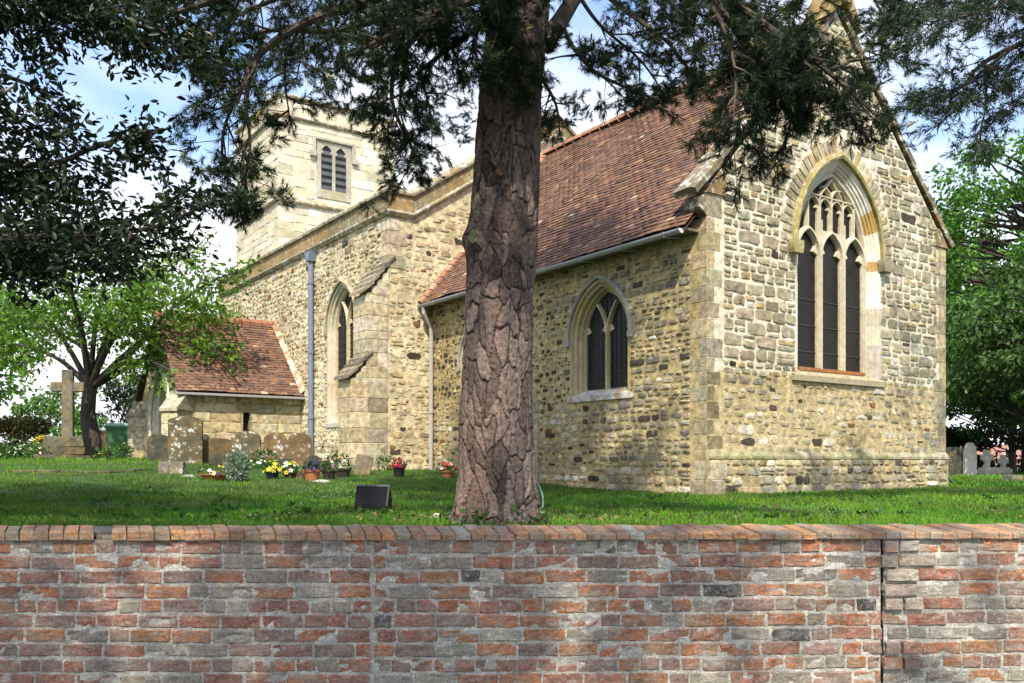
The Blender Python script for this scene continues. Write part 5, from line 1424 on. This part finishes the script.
# ------------------------------------------------------------------ hedge and shrubs at left
def bush(name, label, cat, base, sx, sy, sz, n, leaf, cols, m=None, flowers=None, group=None, boxy=False, nm='foliage', stems=True):
    root = thing(name, label, cat, base, 0, group)
    q = RNG.normal(0, 1, (n, 3)); q /= np.linalg.norm(q, axis=1, keepdims=True)
    if boxy: q = np.sign(q)*np.abs(q)**.45
    rr = RNG.random((n, 1))**.28*(.85+.3*vnoise(q*3+7, 3)[:, None]); P = q*rr*np.array([sx, sy, sz*.5])+np.array([0, 0, sz*.5]); P[:, 2] = np.maximum(P[:, 2], .02)
    leaf_mesh(nm, P, q, root, leaf, .5, cols, m or M_LEAF, hang=0)
    if stems:
        w = MB()
        for k in range(9):
            a = random.uniform(0, 6.28); w.tube([(sx*.3*math.cos(a), sy*.3*math.sin(a), -.03), (sx*.6*math.cos(a), sy*.6*math.sin(a), sz*.6)], [.012*sz*2, .005], 4, (.06, .05, .04), cap=False)
        w.build('stems', M_WOOD, root, recalc=False)['kind'] = 'stuff'
    if flowers:
        cs, k, fs = flowers; petals(root, [(P[i], q[i]) for i in RNG.choice(np.where((rr[:, 0] > .8) & (P[:, 2] > sz*.35))[0], k)], cs, fs)
    return root
def petals(root, spots, cols, size, name='flowers'):
    mb = MB()
    for p, d in spots:
        d = Vector(d)+Vector((0, -.5, .7)); d.normalize(); a = d.cross(Vector((.3, .9, .2))).normalized(); b = d.cross(a); c = random.choice(cols); o = Vector(p)+d*size*.4; s = size*random.uniform(.75, 1.2); ph = random.uniform(0, 6)
        for k in range(5):
            t = ph+k*1.2566; r1 = (a*math.cos(t-.5)+b*math.sin(t-.5)); r2 = (a*math.cos(t)+b*math.sin(t)); r3 = (a*math.cos(t+.5)+b*math.sin(t+.5))
            mb.add([o, o+r1*s*.7+d*s*.1, o+r2*s+d*s*.22, o+r3*s*.7+d*s*.1], [(0, 1, 2, 3)], tuple(x*random.uniform(.85, 1.1) for x in c))
    o = mb.build(name, M_PETAL, root, recalc=False); o['kind'] = 'stuff'; return o
HY = 24.5
bush('hedge', 'dark shaggy hedge behind the white headstones', 'hedge', (19.0, 33.5, 1.0), 4.6, 1.0, 1.75, 9000, .2, ((.03, .06, .018), (.045, .08, .02), (.025, .045, .016)), M_LEAF_DARK, boxy=True)
bush('hedge', 'clipped dark brownish hedge at the left edge', 'hedge', (-14.6, HY, gz(-14.6, HY)-.05), 1.35, .7, 1.22, 9000, .11, ((.06, .06, .025), (.05, .065, .022), (.08, .06, .03)), M_LEAF_DARK, boxy=True)
bush('flowering_shrub', 'small shrub covered in orange yellow blossom beside the hedge', 'shrub', (-12.2, 22.8, gz(-12.2, 22.8)), .32, .3, .62, 420, .07, ((.07, .12, .03),), None, (((.75, .42, .03), (.8, .5, .05)), 150, .05))
for k, (px, Y, s) in enumerate(((6, 21.5, .35), (18, 21.4, .3), (29, 21.6, .42), (40, 21.2, .38))):
    X = (px-512)/F*Y; bush('weed_clump', ['low white flowered weeds under the left end of the hedge', 'small clump of white blossoms in the middle of the hedge foot', 'taller weeds with white flowers near the orange shrub', 'weeds with white flowers just left of the stone cross steps'][k], 'weeds', (X, Y, gz(X, Y)), .32, .25, s, 260, .09, ((.07, .15, .03), (.05, .11, .03)), None, (((.75, .75, .7),), 22, .035), 'flowering weeds by the hedge', stems=False)
for k, (px, Y, s) in enumerate(((103, 21.0, .38), (113, 20.8, .45), (122, 21.0, .55))):
    X = (px-512)/F*Y; bush('weed_clump', ['short weeds growing just right of the dark trunk', 'yellow flowered weeds in front of the green bin', 'tall thin yellow flowered weeds right of the green bin'][k], 'weeds', (X, Y, gz(X, Y)), .22, .2, s*.75, 110, .09, ((.07, .15, .03), (.05, .11, .03)), None, (((.7, .6, .1),), 6, .025), 'flowering weeds by the bins', stems=False)

# ------------------------------------------------------------------ stone cross on its steps
def memorial_cross():
    Y = 21.6; X = (68-512)/F*Y; g = gz(X, Y); root = thing('memorial_cross', 'plain grey stone cross on a mossy stepped plinth under the small tree', 'cross', (X, Y, g), R(12))
    c = (.15, .135, .1); mb = MB()
    mb.box(-.13, .13, -.09, .09, .55, 2.22, c, bev=.02); mb.box(-.38, -.128, -.08, .08, 1.68, 1.92, c, bev=.02); mb.box(.128, .38, -.08, .08, 1.68, 1.92, c, bev=.02)
    mb.build('cross_shaft', M_GRAVE_DARK, root)
    p = MB(); p.box(-.42, .44, -.4, .4, .32, .57, (.12, .11, .075), jit=.02); p.box(-.47, .5, -.46, .44, .13, .315, (.10, .09, .065), jit=.02); p.box(-.62, .66, -.6, .6, -.1, .125, (.12, .11, .08), jit=.02)
    p.build('plinth', M_GRAVE_DARK, root)
memorial_cross()
def kerb():
    mb = MB(); P = [gp(14, 472), gp(60, 473), gp(105, 473), gp(152, 470)]; o = P[0].copy()
    root_loc = P[0]
    for a, b in zip(P[:-1], P[1:]):
        n = 2
        for i in range(n):
            p, q = a.lerp(b, i/n), a.lerp(b, (i+1)/n); d = (q-p); ang = math.atan2(d.y, d.x)
            M = Matrix.Translation(p-root_loc) @ Matrix.Rotation(ang, 4, 'Z'); mb.box(.004, d.length-.004, -.08, .08, -.1, random.uniform(.025, .05), (.07, .068, .045), M, bev=.015)
    o = mb.build('grave_kerb', M_GRAVE_DARK); o.location = root_loc; tag(o, 'low mossy stone kerb running across the grass in front of the stone cross', 'kerb')
kerb()

# ------------------------------------------------------------------ bins and barrier tape
def bin_(px, Y, w, h, body, lid, label, rz):
    X = (px-512)/F*Y; root = thing('wheelie_bin', label, 'bin', (X, Y, gz(X, Y)), rz, 'bins behind the stone cross'); m = MB()
    vs = []
    for z, k in ((.06, .82), (h*.82, .98), (h*.84, 1.05), (h*.9, 1.05)):
        for sx, sy in ((-1, -1), (1, -1), (1, 1), (-1, 1)): vs.append((sx*w/2*k, sy*w/2*k*1.05, z))
    m.add(vs, [(i*4+j, i*4+(j+1) % 4, i*4+4+(j+1) % 4, i*4+4+j) for i in range(3) for j in range(4)]+[(3, 2, 1, 0)], body); m.build('body', M_PLASTIC, root)
    l = MB(); l.add([(-w*.56, -w*.6, h*.91), (w*.56, -w*.6, h*.91), (w*.56, w*.6, h*.93), (-w*.56, w*.6, h*.93), (-w*.45, -w*.45, h*.985), (w*.45, -w*.45, h*.985), (w*.45, w*.45, h), (-w*.45, w*.45, h)], [(0, 1, 5, 4), (1, 2, 6, 5), (2, 3, 7, 6), (3, 0, 4, 7), (4, 5, 6, 7), (3, 2, 1, 0)], lid); l.tube([(-w*.4, w*.66, h*.92), (w*.4, w*.66, h*.92)], .016, 6, lid); l.build('lid', M_PLASTIC, root)
    for s in (-1, 1):
        q = MB(); q.tube([(s*w*.42, w*.5, .1), (s*w*.5, w*.5, .1)], .1, 12, (.02, .02, .02)); q.build('wheel', M_PLASTIC, root)
bin_(119, 25.5, .60, 1.08, (.06, .16, .07), (.2, .33, .24), 'dark green wheeled bin standing to the right of its neighbour', R(14))
bin_(108, 26.6, .55, .98, (.2, .12, .07), (.25, .34, .28), 'brown wheeled bin with pale lid, left of the green one', R(14))
def tape():
    a = W(36, 441, 26); b = W(134, 437, 27.4); mb = MB(); n = 44
    for i in range(n):
        p, q = a.lerp(b, i/n), a.lerp(b, (i+1)/n); s0, s1 = -.08*math.sin(math.pi*i/n), -.08*math.sin(math.pi*(i+1)/n)
        mb.add([(p-a)+Vector((0, 0, s0)), (q-a)+Vector((0, 0, s1)), (q-a)+Vector((0, .01, s1+.075)), (p-a)+Vector((0, .01, s0+.075))], [(0, 1, 2, 3)], (.65, .08, .08) if i % 2 else (.8, .78, .76))
    root = thing('barrier_tape', 'red and white striped tape strung on stakes behind the cross', 'tape', a)
    mb.build('tape', M_PLASTIC, root, recalc=False)
    for p in (a, b):
        s = MB(); d = p-a; s.tube([(d.x, d.y+.03, gz(p.x, p.y)-a.z-.1), (d.x, d.y+.03, d.z+.12)], .02, 6, (.2, .16, .1)); s.build('stake', M_WOOD, root)
tape()

# ------------------------------------------------------------------ gravestones
def headstone(px0, px1, ytop, ybase, prof, label, col, m, thick=.1, rz=None, lean=(0, 0), Y=None, group='headstones in front of the porch'):
    g = gp((px0+px1)/2, ybase) if Y is None else Vector((((px0+px1)/2-512)/F*Y, Y, ground_h(((px0+px1)/2-512)/F*Y, Y)))
    w = (px1-px0)/F*g.y; h = (HOR-ytop)/F*g.y+EYE-g.z; rz = ANG-.5 if rz is None else rz
    root = thing('headstone', label, 'headstone', g, rz, group); w /= max(.6, math.cos(rz))
    P = prof(w/2, h); mb = MB(); n = len(P)
    Mx = Matrix.Rotation(R(lean[0]), 4, 'X') @ Matrix.Rotation(R(lean[1]), 4, 'Y')
    P = [(u+random.uniform(-.004, .004), v) for u, v in P]
    cu, cv = 0, h*.5
    F0 = [Mx @ Vector((u*.97, -thick/2, cv+(v-cv)*.985)) for u, v in P]; F1 = [Mx @ Vector((u, -thick/2+.015, v)) for u, v in P]; B1 = [Mx @ Vector((u, thick/2-.015, v)) for u, v in P]; B0 = [Mx @ Vector((u*.97, thick/2, cv+(v-cv)*.985)) for u, v in P]
    vs = F0+F1+B1+B0; fs = []
    for r_ in range(3): fs += [(r_*n+i, r_*n+(i+1) % n, (r_+1)*n+(i+1) % n, (r_+1)*n+i) for i in range(n)]
    tr = tessellate_polygon([[Vector((u, v, 0)) for u, v in P]]); fs += [tuple(t) for t in tr]+[tuple(3*n+i for i in t) for t in tr]
    mb.add(vs, fs, col); mb.build('slab', m, root); return root
def pr_round(rise=.25, sh=0.0):
    def f(a, h):
        r = h*rise if h*rise < a*1.6 else a; L = [(a, -.15), (a, h-r)]
        if sh: L.append((a*(1-sh), h-r))
        aa = a*(1-sh)
        L += [(aa*math.cos(t), h-r+r*math.sin(t)) for t in [math.pi*k/12 for k in range(13)]]
        if sh: L.append((-a*(1-sh), h-r))
        return L+[(-a, h-r), (-a, -.15)]
    return f
def pr_double(a, h):
    L = [(a, -.15)]
    for s in (1, -1):
        L += [(s*a*.5+a*.48*math.cos(t), h-.16+.16*math.sin(t)) for t in [math.pi*k/9 for k in range(10)]]
    return L+[(-a, -.15)]
def pr_ogee(a, h):
    return [(a, -.15), (a, h*.9)]+[(a*(1-k/6), h*(.93+.07*math.sin(k/6*math.pi*2.5))) for k in range(1, 12)]+[(-a, h*.9), (-a, -.15)]
def pr_gothic(a, h):
    r = h*.42; return [(a, -.15), (a, h-r)]+[(a*math.cos(t)**.85, h-r+r*math.sin(t)**.9) for t in [math.pi/2*k/8 for k in range(1, 8)]]+[(0, h)]+[(-a*math.cos(t)**.85, h-r+r*math.sin(t)**.9) for t in [math.pi/2*k/8 for k in range(7, 0, -1)]]+[(-a, h-r), (-a, -.15)]
GB = (.10, .085, .05); GD = (.06, .056, .042)
headstone(148, 169, 434, 467, pr_round(.2), 'dark round topped headstone half hidden behind the tall lichened one', GD, M_GRAVE_DARK, Y=19.6)
headstone(169, 202, 416.5, 468, pr_round(.09), 'tallest headstone, crusted with white lichen', GB, M_GRAVE, Y=18.6)
headstone(200, 209, 434, 467, pr_round(.15), 'narrow dark headstone peeping out right of the tallest one', GD, M_GRAVE_DARK, Y=20)
headstone(203, 232, 438, 467, pr_round(.16), 'low brown headstone between the tallest one and the slit window', (.11, .08, .04), M_GRAVE_DARK, Y=19)
headstone(210, 225, 454, 470, pr_round(.4), 'small dark rounded footstone in front of the low brown headstone', GD, M_GRAVE_DARK, Y=17.6)
headstone(232, 260.5, 431, 468, pr_round(.22), 'round shouldered headstone with a white lichen patch below the slit window', GB, M_GRAVE, Y=18.6)
headstone(264, 311, 432.5, 468, pr_double, 'wide double headed brown headstone left of the blue downpipe', (.15, .10, .05), M_GRAVE, Y=18.6)
headstone(272, 293, 458.5, 472, pr_round(.5), 'small dark hump backed footstone before the double headstone', GD, M_GRAVE_DARK, Y=16.6)
headstone(305, 322, 455, 474, pr_round(.45), 'mossy rounded footstone behind the terracotta pot', GD, M_GRAVE_DARK, Y=16.2)
headstone(353, 370, 454.5, 469, pr_round(.1), 'tilted grey brown block of stone near the nave corner', (.2, .17, .11), M_GRAVE_DARK, .2, lean=(0, 11), Y=16.5)
headstone(160, 184, 461.5, 473, pr_round(.06), 'low footstone with a pale lichened face in front of the tallest headstone', (.2, .18, .14), M_GRAVE, .2, Y=15.2)
RG = 'gravestones beyond the right corner of the church'
headstone(945, 963, 447, 478, pr_round(.06), 'dark square topped headstone beside the church corner', (.055, .055, .045), M_GRAVE_DARK, Y=27.5, rz=.3, group=RG)
headstone(963, 977, 442.5, 477, pr_gothic, 'white pointed headstone right of the church', (.62, .6, .52), M_ASHLAR, Y=28, rz=.3, group=RG)
headstone(1006, 1019, 475, 484, pr_round(.08), 'short grey block at the right edge below the dark trunk', (.2, .19, .15), M_GRAVE_DARK, .3, Y=20.5, rz=.3, group=RG)
def grave_cross(px, ytop, Y, label, k):
    X = (px-512)/F*Y; h = (HOR-ytop)/F*Y+EYE-ground_h(X, Y); root = thing('cross_headstone', label, 'headstone', (X, Y, ground_h(X, Y)), .3, RG); mb = MB(); c = (.5, .48, .4); s = k
    a, b = .075*s, .21*s; z = h-b*1.15
    mb.prism([(-a, .2), (a, .2), (a*.9, z-a), (b, z-a*1.15), (b, z+a*1.15), (a, z+a), (a*1.15, h), (-a*1.15, h), (-a, z+a), (-b, z+a*1.15), (-b, z-a*1.15), (-a*.9, z-a)], lambda u, v, d: Vector((u, -d, v)), -.06, .06, c)
    n = 18; R1, R2 = b*.86, b*.62
    ri = [(R1*math.cos(t), z+R1*math.sin(t)) for t in [2*math.pi*i/n for i in range(n)]]; rj = [(R2*math.cos(t), z+R2*math.sin(t)) for t in [2*math.pi*i/n for i in range(n)]]
    for i in range(n):
        j = (i+1) % n; mb.prism([ri[i], ri[j], rj[j], rj[i]], lambda u, v, d: Vector((u, -d, v)), -.035, .035, c)
    mb.build('cross', M_ASHLAR, root)
    p = MB(); p.box(-.26*s, .26*s, -.2, .2, -.1, .2, (.46, .44, .36), bev=.02); p.build('base', M_ASHLAR, root)
grave_cross(987, 450, 28, 'taller pale ringed stone cross right of the white headstone', 1.0)
grave_cross(1003, 455, 29.5, 'smaller pale stone cross furthest right among the graves', .85)
def grave_slab():
    Y = 28.3; X = (996-512)/F*Y; mb = MB(); mb.box(-.5, .5, -.16, .16, -.1, .26, (.5, .48, .42), bev=.02); o = mb.build('grave_kerb', M_ASHLAR); o.location = (X, Y+.1, ground_h(X, Y)); o.rotation_euler = (0, 0, .3); tag(o, 'pale low stone kerb linking the two stone crosses', 'kerb')
    mb = MB(); a = gp(954, 484); b = Vector((CX, CY, 0))+Vector((nx_, ny_, 0))*(CW+.12)+Vector((wx_, wy_, 0))*.3; b.z = 1.62
    mb.tube([Vector((0, 0, -.02)), b-a], .03, 8, (.25, .3, .36)); o = mb.build('waste_pipe', M_PAINT); o.location = a; tag(o, 'thin blue grey pipe leaning against the right corner of the church', 'pipe')
grave_slab()

# ------------------------------------------------------------------ pots and flowers
PG = 'flower pots and planters set out by the graves'
def pot(px, ybase, w, h, kind, label, foliage, fcols, nf, fsize=.035, fh=.2, leafc=((.06, .13, .03), (.045, .1, .03)), oval=1.0):
    g = gp(px, ybase); root = thing('flower_pot', label, 'planter', g, random.uniform(-.2, .2), PG)
    mb = MB(); r = w/2
    prof = [(0, .0), (r*.72, .0), (r*.92, h*.8), (r*1.04, h*.82), (r*1.06, h), (r*.94, h), (r*.9, h*.86), (0, h*.84)]
    mb.lathe(prof, 18, (0, 0, 0), kind); mb.v = [(x*oval, y, z) for x, y, z in mb.v]; mb.build('pot', M_CLAY if kind[0] > .1 else M_PLASTIC, root)
    n = foliage; q = RNG.normal(0, 1, (n, 3)); q /= np.linalg.norm(q, axis=1, keepdims=True); q[:, 2] = np.abs(q[:, 2])
    rr = RNG.random((n, 1))**.35; P = q*rr*np.array([r*1.15*oval, r*1.1, fh])+np.array([0, 0, h*.85]); leaf_mesh('foliage', P, q, root, .05, .5, leafc, M_LEAF, hang=-.1)
    ii = np.where(rr[:, 0] > .7)[0]; spots = [(P[i], q[i]) for i in RNG.choice(ii, nf)]; petals(root, spots, fcols, fsize)
    return root
TC = (.36, .13, .055); BK = (.02, .02, .022)
pot(217, 480, .46, .1, TC, 'long terracotta trough of white, yellow and purple pansies beside a silvery shrub', 160, ((.8, .78, .72), (.75, .55, .03), (.75, .55, .03), (.06, .02, .12)), 22, .042, .16, oval=1.25)
g = gp(237, 482); bush('silvery_shrub', 'blue grey feathery shrub by the terracotta trough', 'shrub', g, .17, .17, .46, 900, .06, ((.2, .265, .23), (.18, .25, .22), (.26, .32, .28)))
pot(272, 479, .24, .13, BK, 'black bowl of bright yellow flowers, left one of the pots', 160, ((.75, .58, .03), (.78, .65, .06)), 16, .05, .2)
pot(290, 478, .26, .1, (.09, .06, .04), 'brown bowl with yellow and white flowers between two other pots', 170, ((.75, .58, .03), (.82, .8, .74)), 20, .045, .2)
pot(312, 481, .29, .19, TC, 'terracotta pot of dark purple flowers', 220, ((.06, .03, .16), (.09, .05, .2)), 30, .035, .19, ((.04, .08, .03),))
pot(329, 479, .26, .16, (.045, .035, .03), 'dark pot of pink and white flowers right of the terracotta pot', 170, ((.6, .2, .4), (.8, .78, .72), (.55, .25, .5)), 16, .04, .25)
pot(343, 477, .3, .15, (.05, .04, .035), 'dark pot with tall yellow and white flowers at the right of the cluster', 210, ((.7, .6, .1), (.8, .78, .7), (.7, .2, .05)), 12, .035, .3)
pot(399, 477, .24, .2, BK, 'black pot of deep red flowers against the nave wall', 130, ((.55, .01, .06), (.6, .03, .12)), 36, .04, .16)
pot(447, 478, .28, .13, (.3, .12, .06), 'shallow terracotta bowl of red and white flowers by the pine trunk', 150, ((.7, .05, .02), (.8, .78, .74)), 20, .05, .22)
def rock(px, py, sx, sy, sz, col, label, m=None):
    g = gp(px, py); mb = MB(); vs = []; fs = []; n, k = 10, 5
    for i in range(k):
        for j in range(n):
            t = 2*math.pi*j/n; f = math.cos(i/(k-1)*1.5); q = random.uniform(.85, 1.12); vs.append((sx*f*q*math.cos(t), sy*f*q*math.sin(t), sz*math.sin(i/(k-1)*1.57)*random.uniform(.92, 1.05)-.02))
    fs = [(i*n+j, i*n+(j+1) % n, i*n+n+(j+1) % n, i*n+n+j) for i in range(k-1) for j in range(n)]; mb.add(vs, fs, col); o = mb.build('rock', m or M_GRAVE_DARK, smooth=True); o.location = g; tag(o, label, 'stone', 'loose stones on the lawn')
rock(321, 482, .16, .08, .06, (.5, .49, .46), 'flat pale stone in front of the terracotta pot', M_ASHLAR)
rock(188, 477, .14, .08, .06, (.36, .33, .3), 'flat pinkish stone lying in the grass before the low footstone', M_ASHLAR)
rock(300, 479, .08, .07, .16, (.06, .045, .035), 'dark rounded stone left of the terracotta pot')
rock(437, 518, .045, .03, .06, (.62, .55, .48), 'small pale stone near the foot of the pine', M_ASHLAR)
for k, (px, py, lab) in enumerate(((255, 468, 'low clump of white flowers below the round shouldered headstone'), (265, 466, 'green leafy weeds before the double headstone'), (345, 465, 'leafy plants with small flowers left of the tilted stone'), (385, 470, 'thin tall weeds at the foot of the nave wall'))):
    g = gp(px, py); bush('grave_plant', lab, 'plant', g, .22, .16, (.16, .34, .36, .3)[k], 150, .08, ((.07, .15, .03), (.05, .11, .03)), None, ((((.8, .8, .75),), 26, .035) if k in (0, 2) else None), 'plants between the graves', stems=False)

# ------------------------------------------------------------------ floodlight
def floodlight():
    g = gp(372, 513); root = thing('floodlight', 'black box floodlight standing in the grass left of the pine', 'floodlight', g, R(-22)); k = (.005, .005, .006)
    mb = MB(); M = Matrix.Translation((0, 0, .05)) @ Matrix.Rotation(R(-14), 4, 'X')
    vs = [(-.165, -.02, 0), (.165, -.02, 0), (.17, -.02, .2), (-.17, -.02, .2), (-.12, .12, .03), (.12, .12, .03), (.125, .12, .16), (-.125, .12, .16)]
    mb.add([M @ Vector(v) for v in vs], [(0, 1, 2, 3), (1, 5, 6, 2), (5, 4, 7, 6), (4, 0, 3, 7), (3, 2, 6, 7), (0, 4, 5, 1)], k)
    for i in range(5):
        x = -.1+i*.05; mb.box(x-.004, x+.004, .1, .16, .04, .15, k, M)
    mb.build('housing', M_PLASTIC, root)
    r_ = MB(); r_.box(-.178, .178, -.035, -.018, .195, .215, (.1, .1, .11), M, bev=.004); r_.box(-.178, .178, -.035, -.018, -.008, .012, k, M, bev=.004); r_.box(-.18, -.16, -.033, -.018, .01, .2, k, M, bev=.004); r_.box(.16, .18, -.033, -.018, .01, .2, (.06, .06, .065), M, bev=.004); r_.build('rim', M_PLASTIC, root)
    gl = MB(); gl.box(-.158, .158, -.03, -.0205, .014, .193, (.004, .004, .005), M); gl.build('lens', M_PLASTIC, root)
    b = MB(); b.tube([(-.19, .03, .14), (-.19, .03, .02), (.0, .03, -.01), (.19, .03, .02), (.19, .03, .14)], .012, 6, k); b.tube([(0, .03, -.1), (0, .03, .0)], .02, 6, k); b.build('bracket', M_PLASTIC, root)
floodlight()

# ------------------------------------------------------------------ hose by the trunk, ivy at its foot, house far right
def hose():
    a = W(531, 470, 8.3); pts = [Vector((p[0], p[1], p[2])) for p in (W(529, 470, 8.4), W(537, 482, 8.2), W(543, 498, 8.0), W(541, 512, 7.9))]; pts[-1].z = ground_h(pts[-1].x, pts[-1].y)-.01; o0 = pts[-1].copy()
    mb = MB(); mb.tube([p-o0 for p in smooth_path(pts, 6)], .008, 6, (.16, .24, .2)); o = mb.build('plant_stem', M_PLASTIC); o.location = o0; tag(o, 'thin grey green stem arching out beside the pine trunk', 'plant')
hose()
def ivy():
    n = 170; th = RNG.uniform(-2.9, -.2, n); z = 1.08+RNG.random(n)**2.4*.16; pos = []
    for t, q in zip(th, z): a = trunk_axis(q); r_ = trunk_rad(q)+RNG.uniform(.0, .13)*(1 if q < 1.2 else .4); pos.append((a.x+r_*math.cos(t), a.y+r_*math.sin(t), q))
    P = np.array(pos); root = thing('ivy', 'low ivy and weeds around the foot of the pine trunk', 'ivy', (trunk_axis(1.1).x, 6.6, 1.1)); P -= np.array([root.location.x, 6.6, 1.1])
    leaf_mesh('leaves', P, RNG.normal(0, 1, (n, 3)), root, .05, .8, ((.04, .09, .02), (.06, .12, .03)), M_LEAF_DARK)
ivy()
def far_house(px, Y, w, h, roof_h, label):
    X = (px-512)/F*Y; root = thing('brick_house', label, 'house', (X, Y, ground_h(X, Y)-.3), .25); mb = MB(); c = (.28, .13, .09)
    mb.box(-w/2, w/2, 0, 5, 0, h, c); mb.build('wall', M_BRICK, root)
    r_ = MB(); r_.add([(-w/2-.2, -.3, h), (w/2+.2, -.3, h), (w/2+.2, 2.5, h+roof_h), (-w/2-.2, 2.5, h+roof_h), (-w/2-.2, 5.3, h), (w/2+.2, 5.3, h)], [(0, 1, 2, 3), (3, 2, 5, 4), (0, 3, 4), (1, 5, 2)], (.3, .15, .11)); r_.box(w*.2, w*.2+.6, 2.2, 2.8, h+roof_h-.6, h+roof_h+.8, c); r_.build('roof', M_TILE, root)
    for k in range(2):
        f = MB(); x = -w*.25+k*w*.5; f.box(x-.5, x+.5, -.03, .05, 1.1, 2.2, (.7, .7, .68)); q = f.build('window', M_PAINT, root); g = MB(); g.box(x-.43, x-.03, -.04, -.032, 1.17, 2.13, (.02, .02, .02)); g.box(x+.03, x+.43, -.04, -.032, 1.17, 2.13, (.02, .02, .02)); g.build('pane', M_GLASS, q)
far_house(985, 75, 10, 1.3, 1.3, 'low red brick house glimpsed behind the right hand gravestones')

# ------------------------------------------------------------------ grass
def grass():
    Vs = []; Cs = []
    def patch(n, y0, y1, hmin, hmax, w, xl=None, xr=None, pw=1.0):
        Y = y0+(y1-y0)*RNG.random(n)**pw; px = RNG.uniform(-330 if xl is None else xl, 1350 if xr is None else xr, n); X = (px-512)/F*Y
        cl = vnoise(np.c_[X*2.2, Y*2.2], 5); cl2 = vnoise(np.c_[X*.7, Y*.7], 9)
        keep = RNG.random(n) < .35+.8*cl
        X, Y, cl, cl2 = X[keep], Y[keep], cl[keep], cl2[keep]; n = len(X)
        Zg = np.array([ground_h(a, b) for a, b in zip(X, Y)])-.005
        h = RNG.uniform(hmin, hmax, n)*(.6+.8*cl); a = RNG.random(n)*6.283; ww = w*RNG.uniform(.7, 1.3, n); ln = h*RNG.uniform(.1, .75, n); la = RNG.random(n)*6.283
        sx, sy = np.cos(a)*ww/2, np.sin(a)*ww/2; lx, ly = np.cos(la)*ln, np.sin(la)*ln
        V = np.empty((n, 5, 3))
        V[:, 0] = np.c_[X-sx, Y-sy, Zg]; V[:, 1] = np.c_[X+sx, Y+sy, Zg]; V[:, 2] = np.c_[X+sx*.75+lx*.35, Y+sy*.75+ly*.35, Zg+h*.6]; V[:, 3] = np.c_[X-sx*.75+lx*.35, Y-sy*.75+ly*.35, Zg+h*.6]; V[:, 4] = np.c_[X+lx, Y+ly, Zg+h*(1-.25*ln/h)]
        base = np.array([.065, .19, .012])[None]*(1-cl2[:, None])+np.array([.10, .22, .017])[None]*cl2[:, None]; cl3 = vnoise(np.c_[X*.35+3, Y*.35], 17); base = base*(.62+.7*cl3)[:, None]; base[:, 0] *= (.8+.6*vnoise(np.c_[X*1.1, Y*1.1], 23)); base = base*RNG.uniform(.55, 1.4, (n, 1)); dry = RNG.random(n) < .05+.16*np.clip((6.6-Y)/1.5, 0, 1)*(vnoise(np.c_[X*1.5, Y*1.5], 29) > .45); base[dry] = np.array([.2, .19, .08])
        Vs.append(V.reshape(-1, 3)); Cs.append(np.repeat(base, 5, 0))
    patch(44000, 4.75, 6.2, .03, .075, .006); patch(3600, 4.78, 5.6, .07, .15, .006)
    patch(146000, 6.0, 10.5, .022, .06, .007, pw=1.3); patch(108000, 10.3, 19, .025, .06, .011, pw=1.2); patch(45000, 19, 34, .04, .1, .02, None, 480); patch(28000, 16, 34, .05, .1, .02, 935, None)
    V = np.concatenate(Vs); C = np.concatenate(Cs); n = len(V)//5; i = np.arange(n)[:, None]*5
    # quad for the blade, then a triangle for the tip: as two meshes' worth of triangles
    Fa = np.concatenate([i+np.array([[0, 1, 2]]), i+np.array([[0, 2, 3]]), i+np.array([[3, 2, 4]])], 0)
    o = mesh_np('grass', V, Fa, M_GRASS, None, C); o['kind'] = 'stuff'; o['label'] = 'short green grass of the churchyard lawn'
    # broad leaved weeds, plantain and clover among the blades, and old leaves lying near the trunk and the wall
    P = []; D = []
    for k in range(150):
        g = gp(random.uniform(-20, 1044), 489+33*random.random()**.6)
        for q in range(random.randint(4, 8)):
            a = random.uniform(0, 6.28); P.append((g.x+.02*math.cos(a), g.y+.02*math.sin(a), g.z+.015)); D.append((math.cos(a), math.sin(a), .7))
    o = leaf_mesh('lawn_weeds', P, D, None, .06, .5, ((.05, .12, .02), (.07, .15, .03), (.04, .09, .03)), M_GRASS, hang=-.1); o['kind'] = 'stuff'; o['label'] = 'broad leaved weeds among the grass'
    P = []; D = []
    for k in range(700):
        px = random.gauss(430, 110) if k % 3 else random.uniform(0, 1024); g = gp(px, 505+18*random.random()); P.append((g.x, g.y, g.z+random.uniform(.01, .035))); D.append((random.gauss(0, 1), random.gauss(0, 1), .05))
    o = leaf_mesh('leaf_litter', P, D, None, .04, .6, ((.16, .1, .05), (.1, .065, .035), (.22, .17, .09)), M_PLANK, hang=.1); o['kind'] = 'stuff'; o['label'] = 'old brown leaves lying in the grass'
    # daisies and clover heads dotted over the lawn
    mb = MB()
    for k in range(70):
        px, py = random.choice(((random.uniform(300, 360), random.uniform(488, 502)), (random.uniform(0, 1024), random.uniform(486, 520)), (random.uniform(700, 1024), random.uniform(490, 518)))); g = gp(px, py); r_ = .011; z = g.z+random.uniform(.03, .06)
        ring = [(g.x+r_*math.cos(t), g.y+r_*math.sin(t), z+.004) for t in [k2*1.047 for k2 in range(6)]]; mb.add(ring+[(g.x, g.y, z-.004)], [(i, (i+1) % 6, 6) for i in range(6)], random.choice(((.8, .8, .76), (.8, .8, .76), (.75, .6, .05))))
        mb.tube([(g.x, g.y, g.z-.01), (g.x, g.y, z)], .002, 3, (.06, .12, .03), cap=False)
    o = mb.build('daisies', M_PETAL, recalc=False); o['kind'] = 'stuff'; o['label'] = 'tiny white daisies dotted over the lawn'
grass()
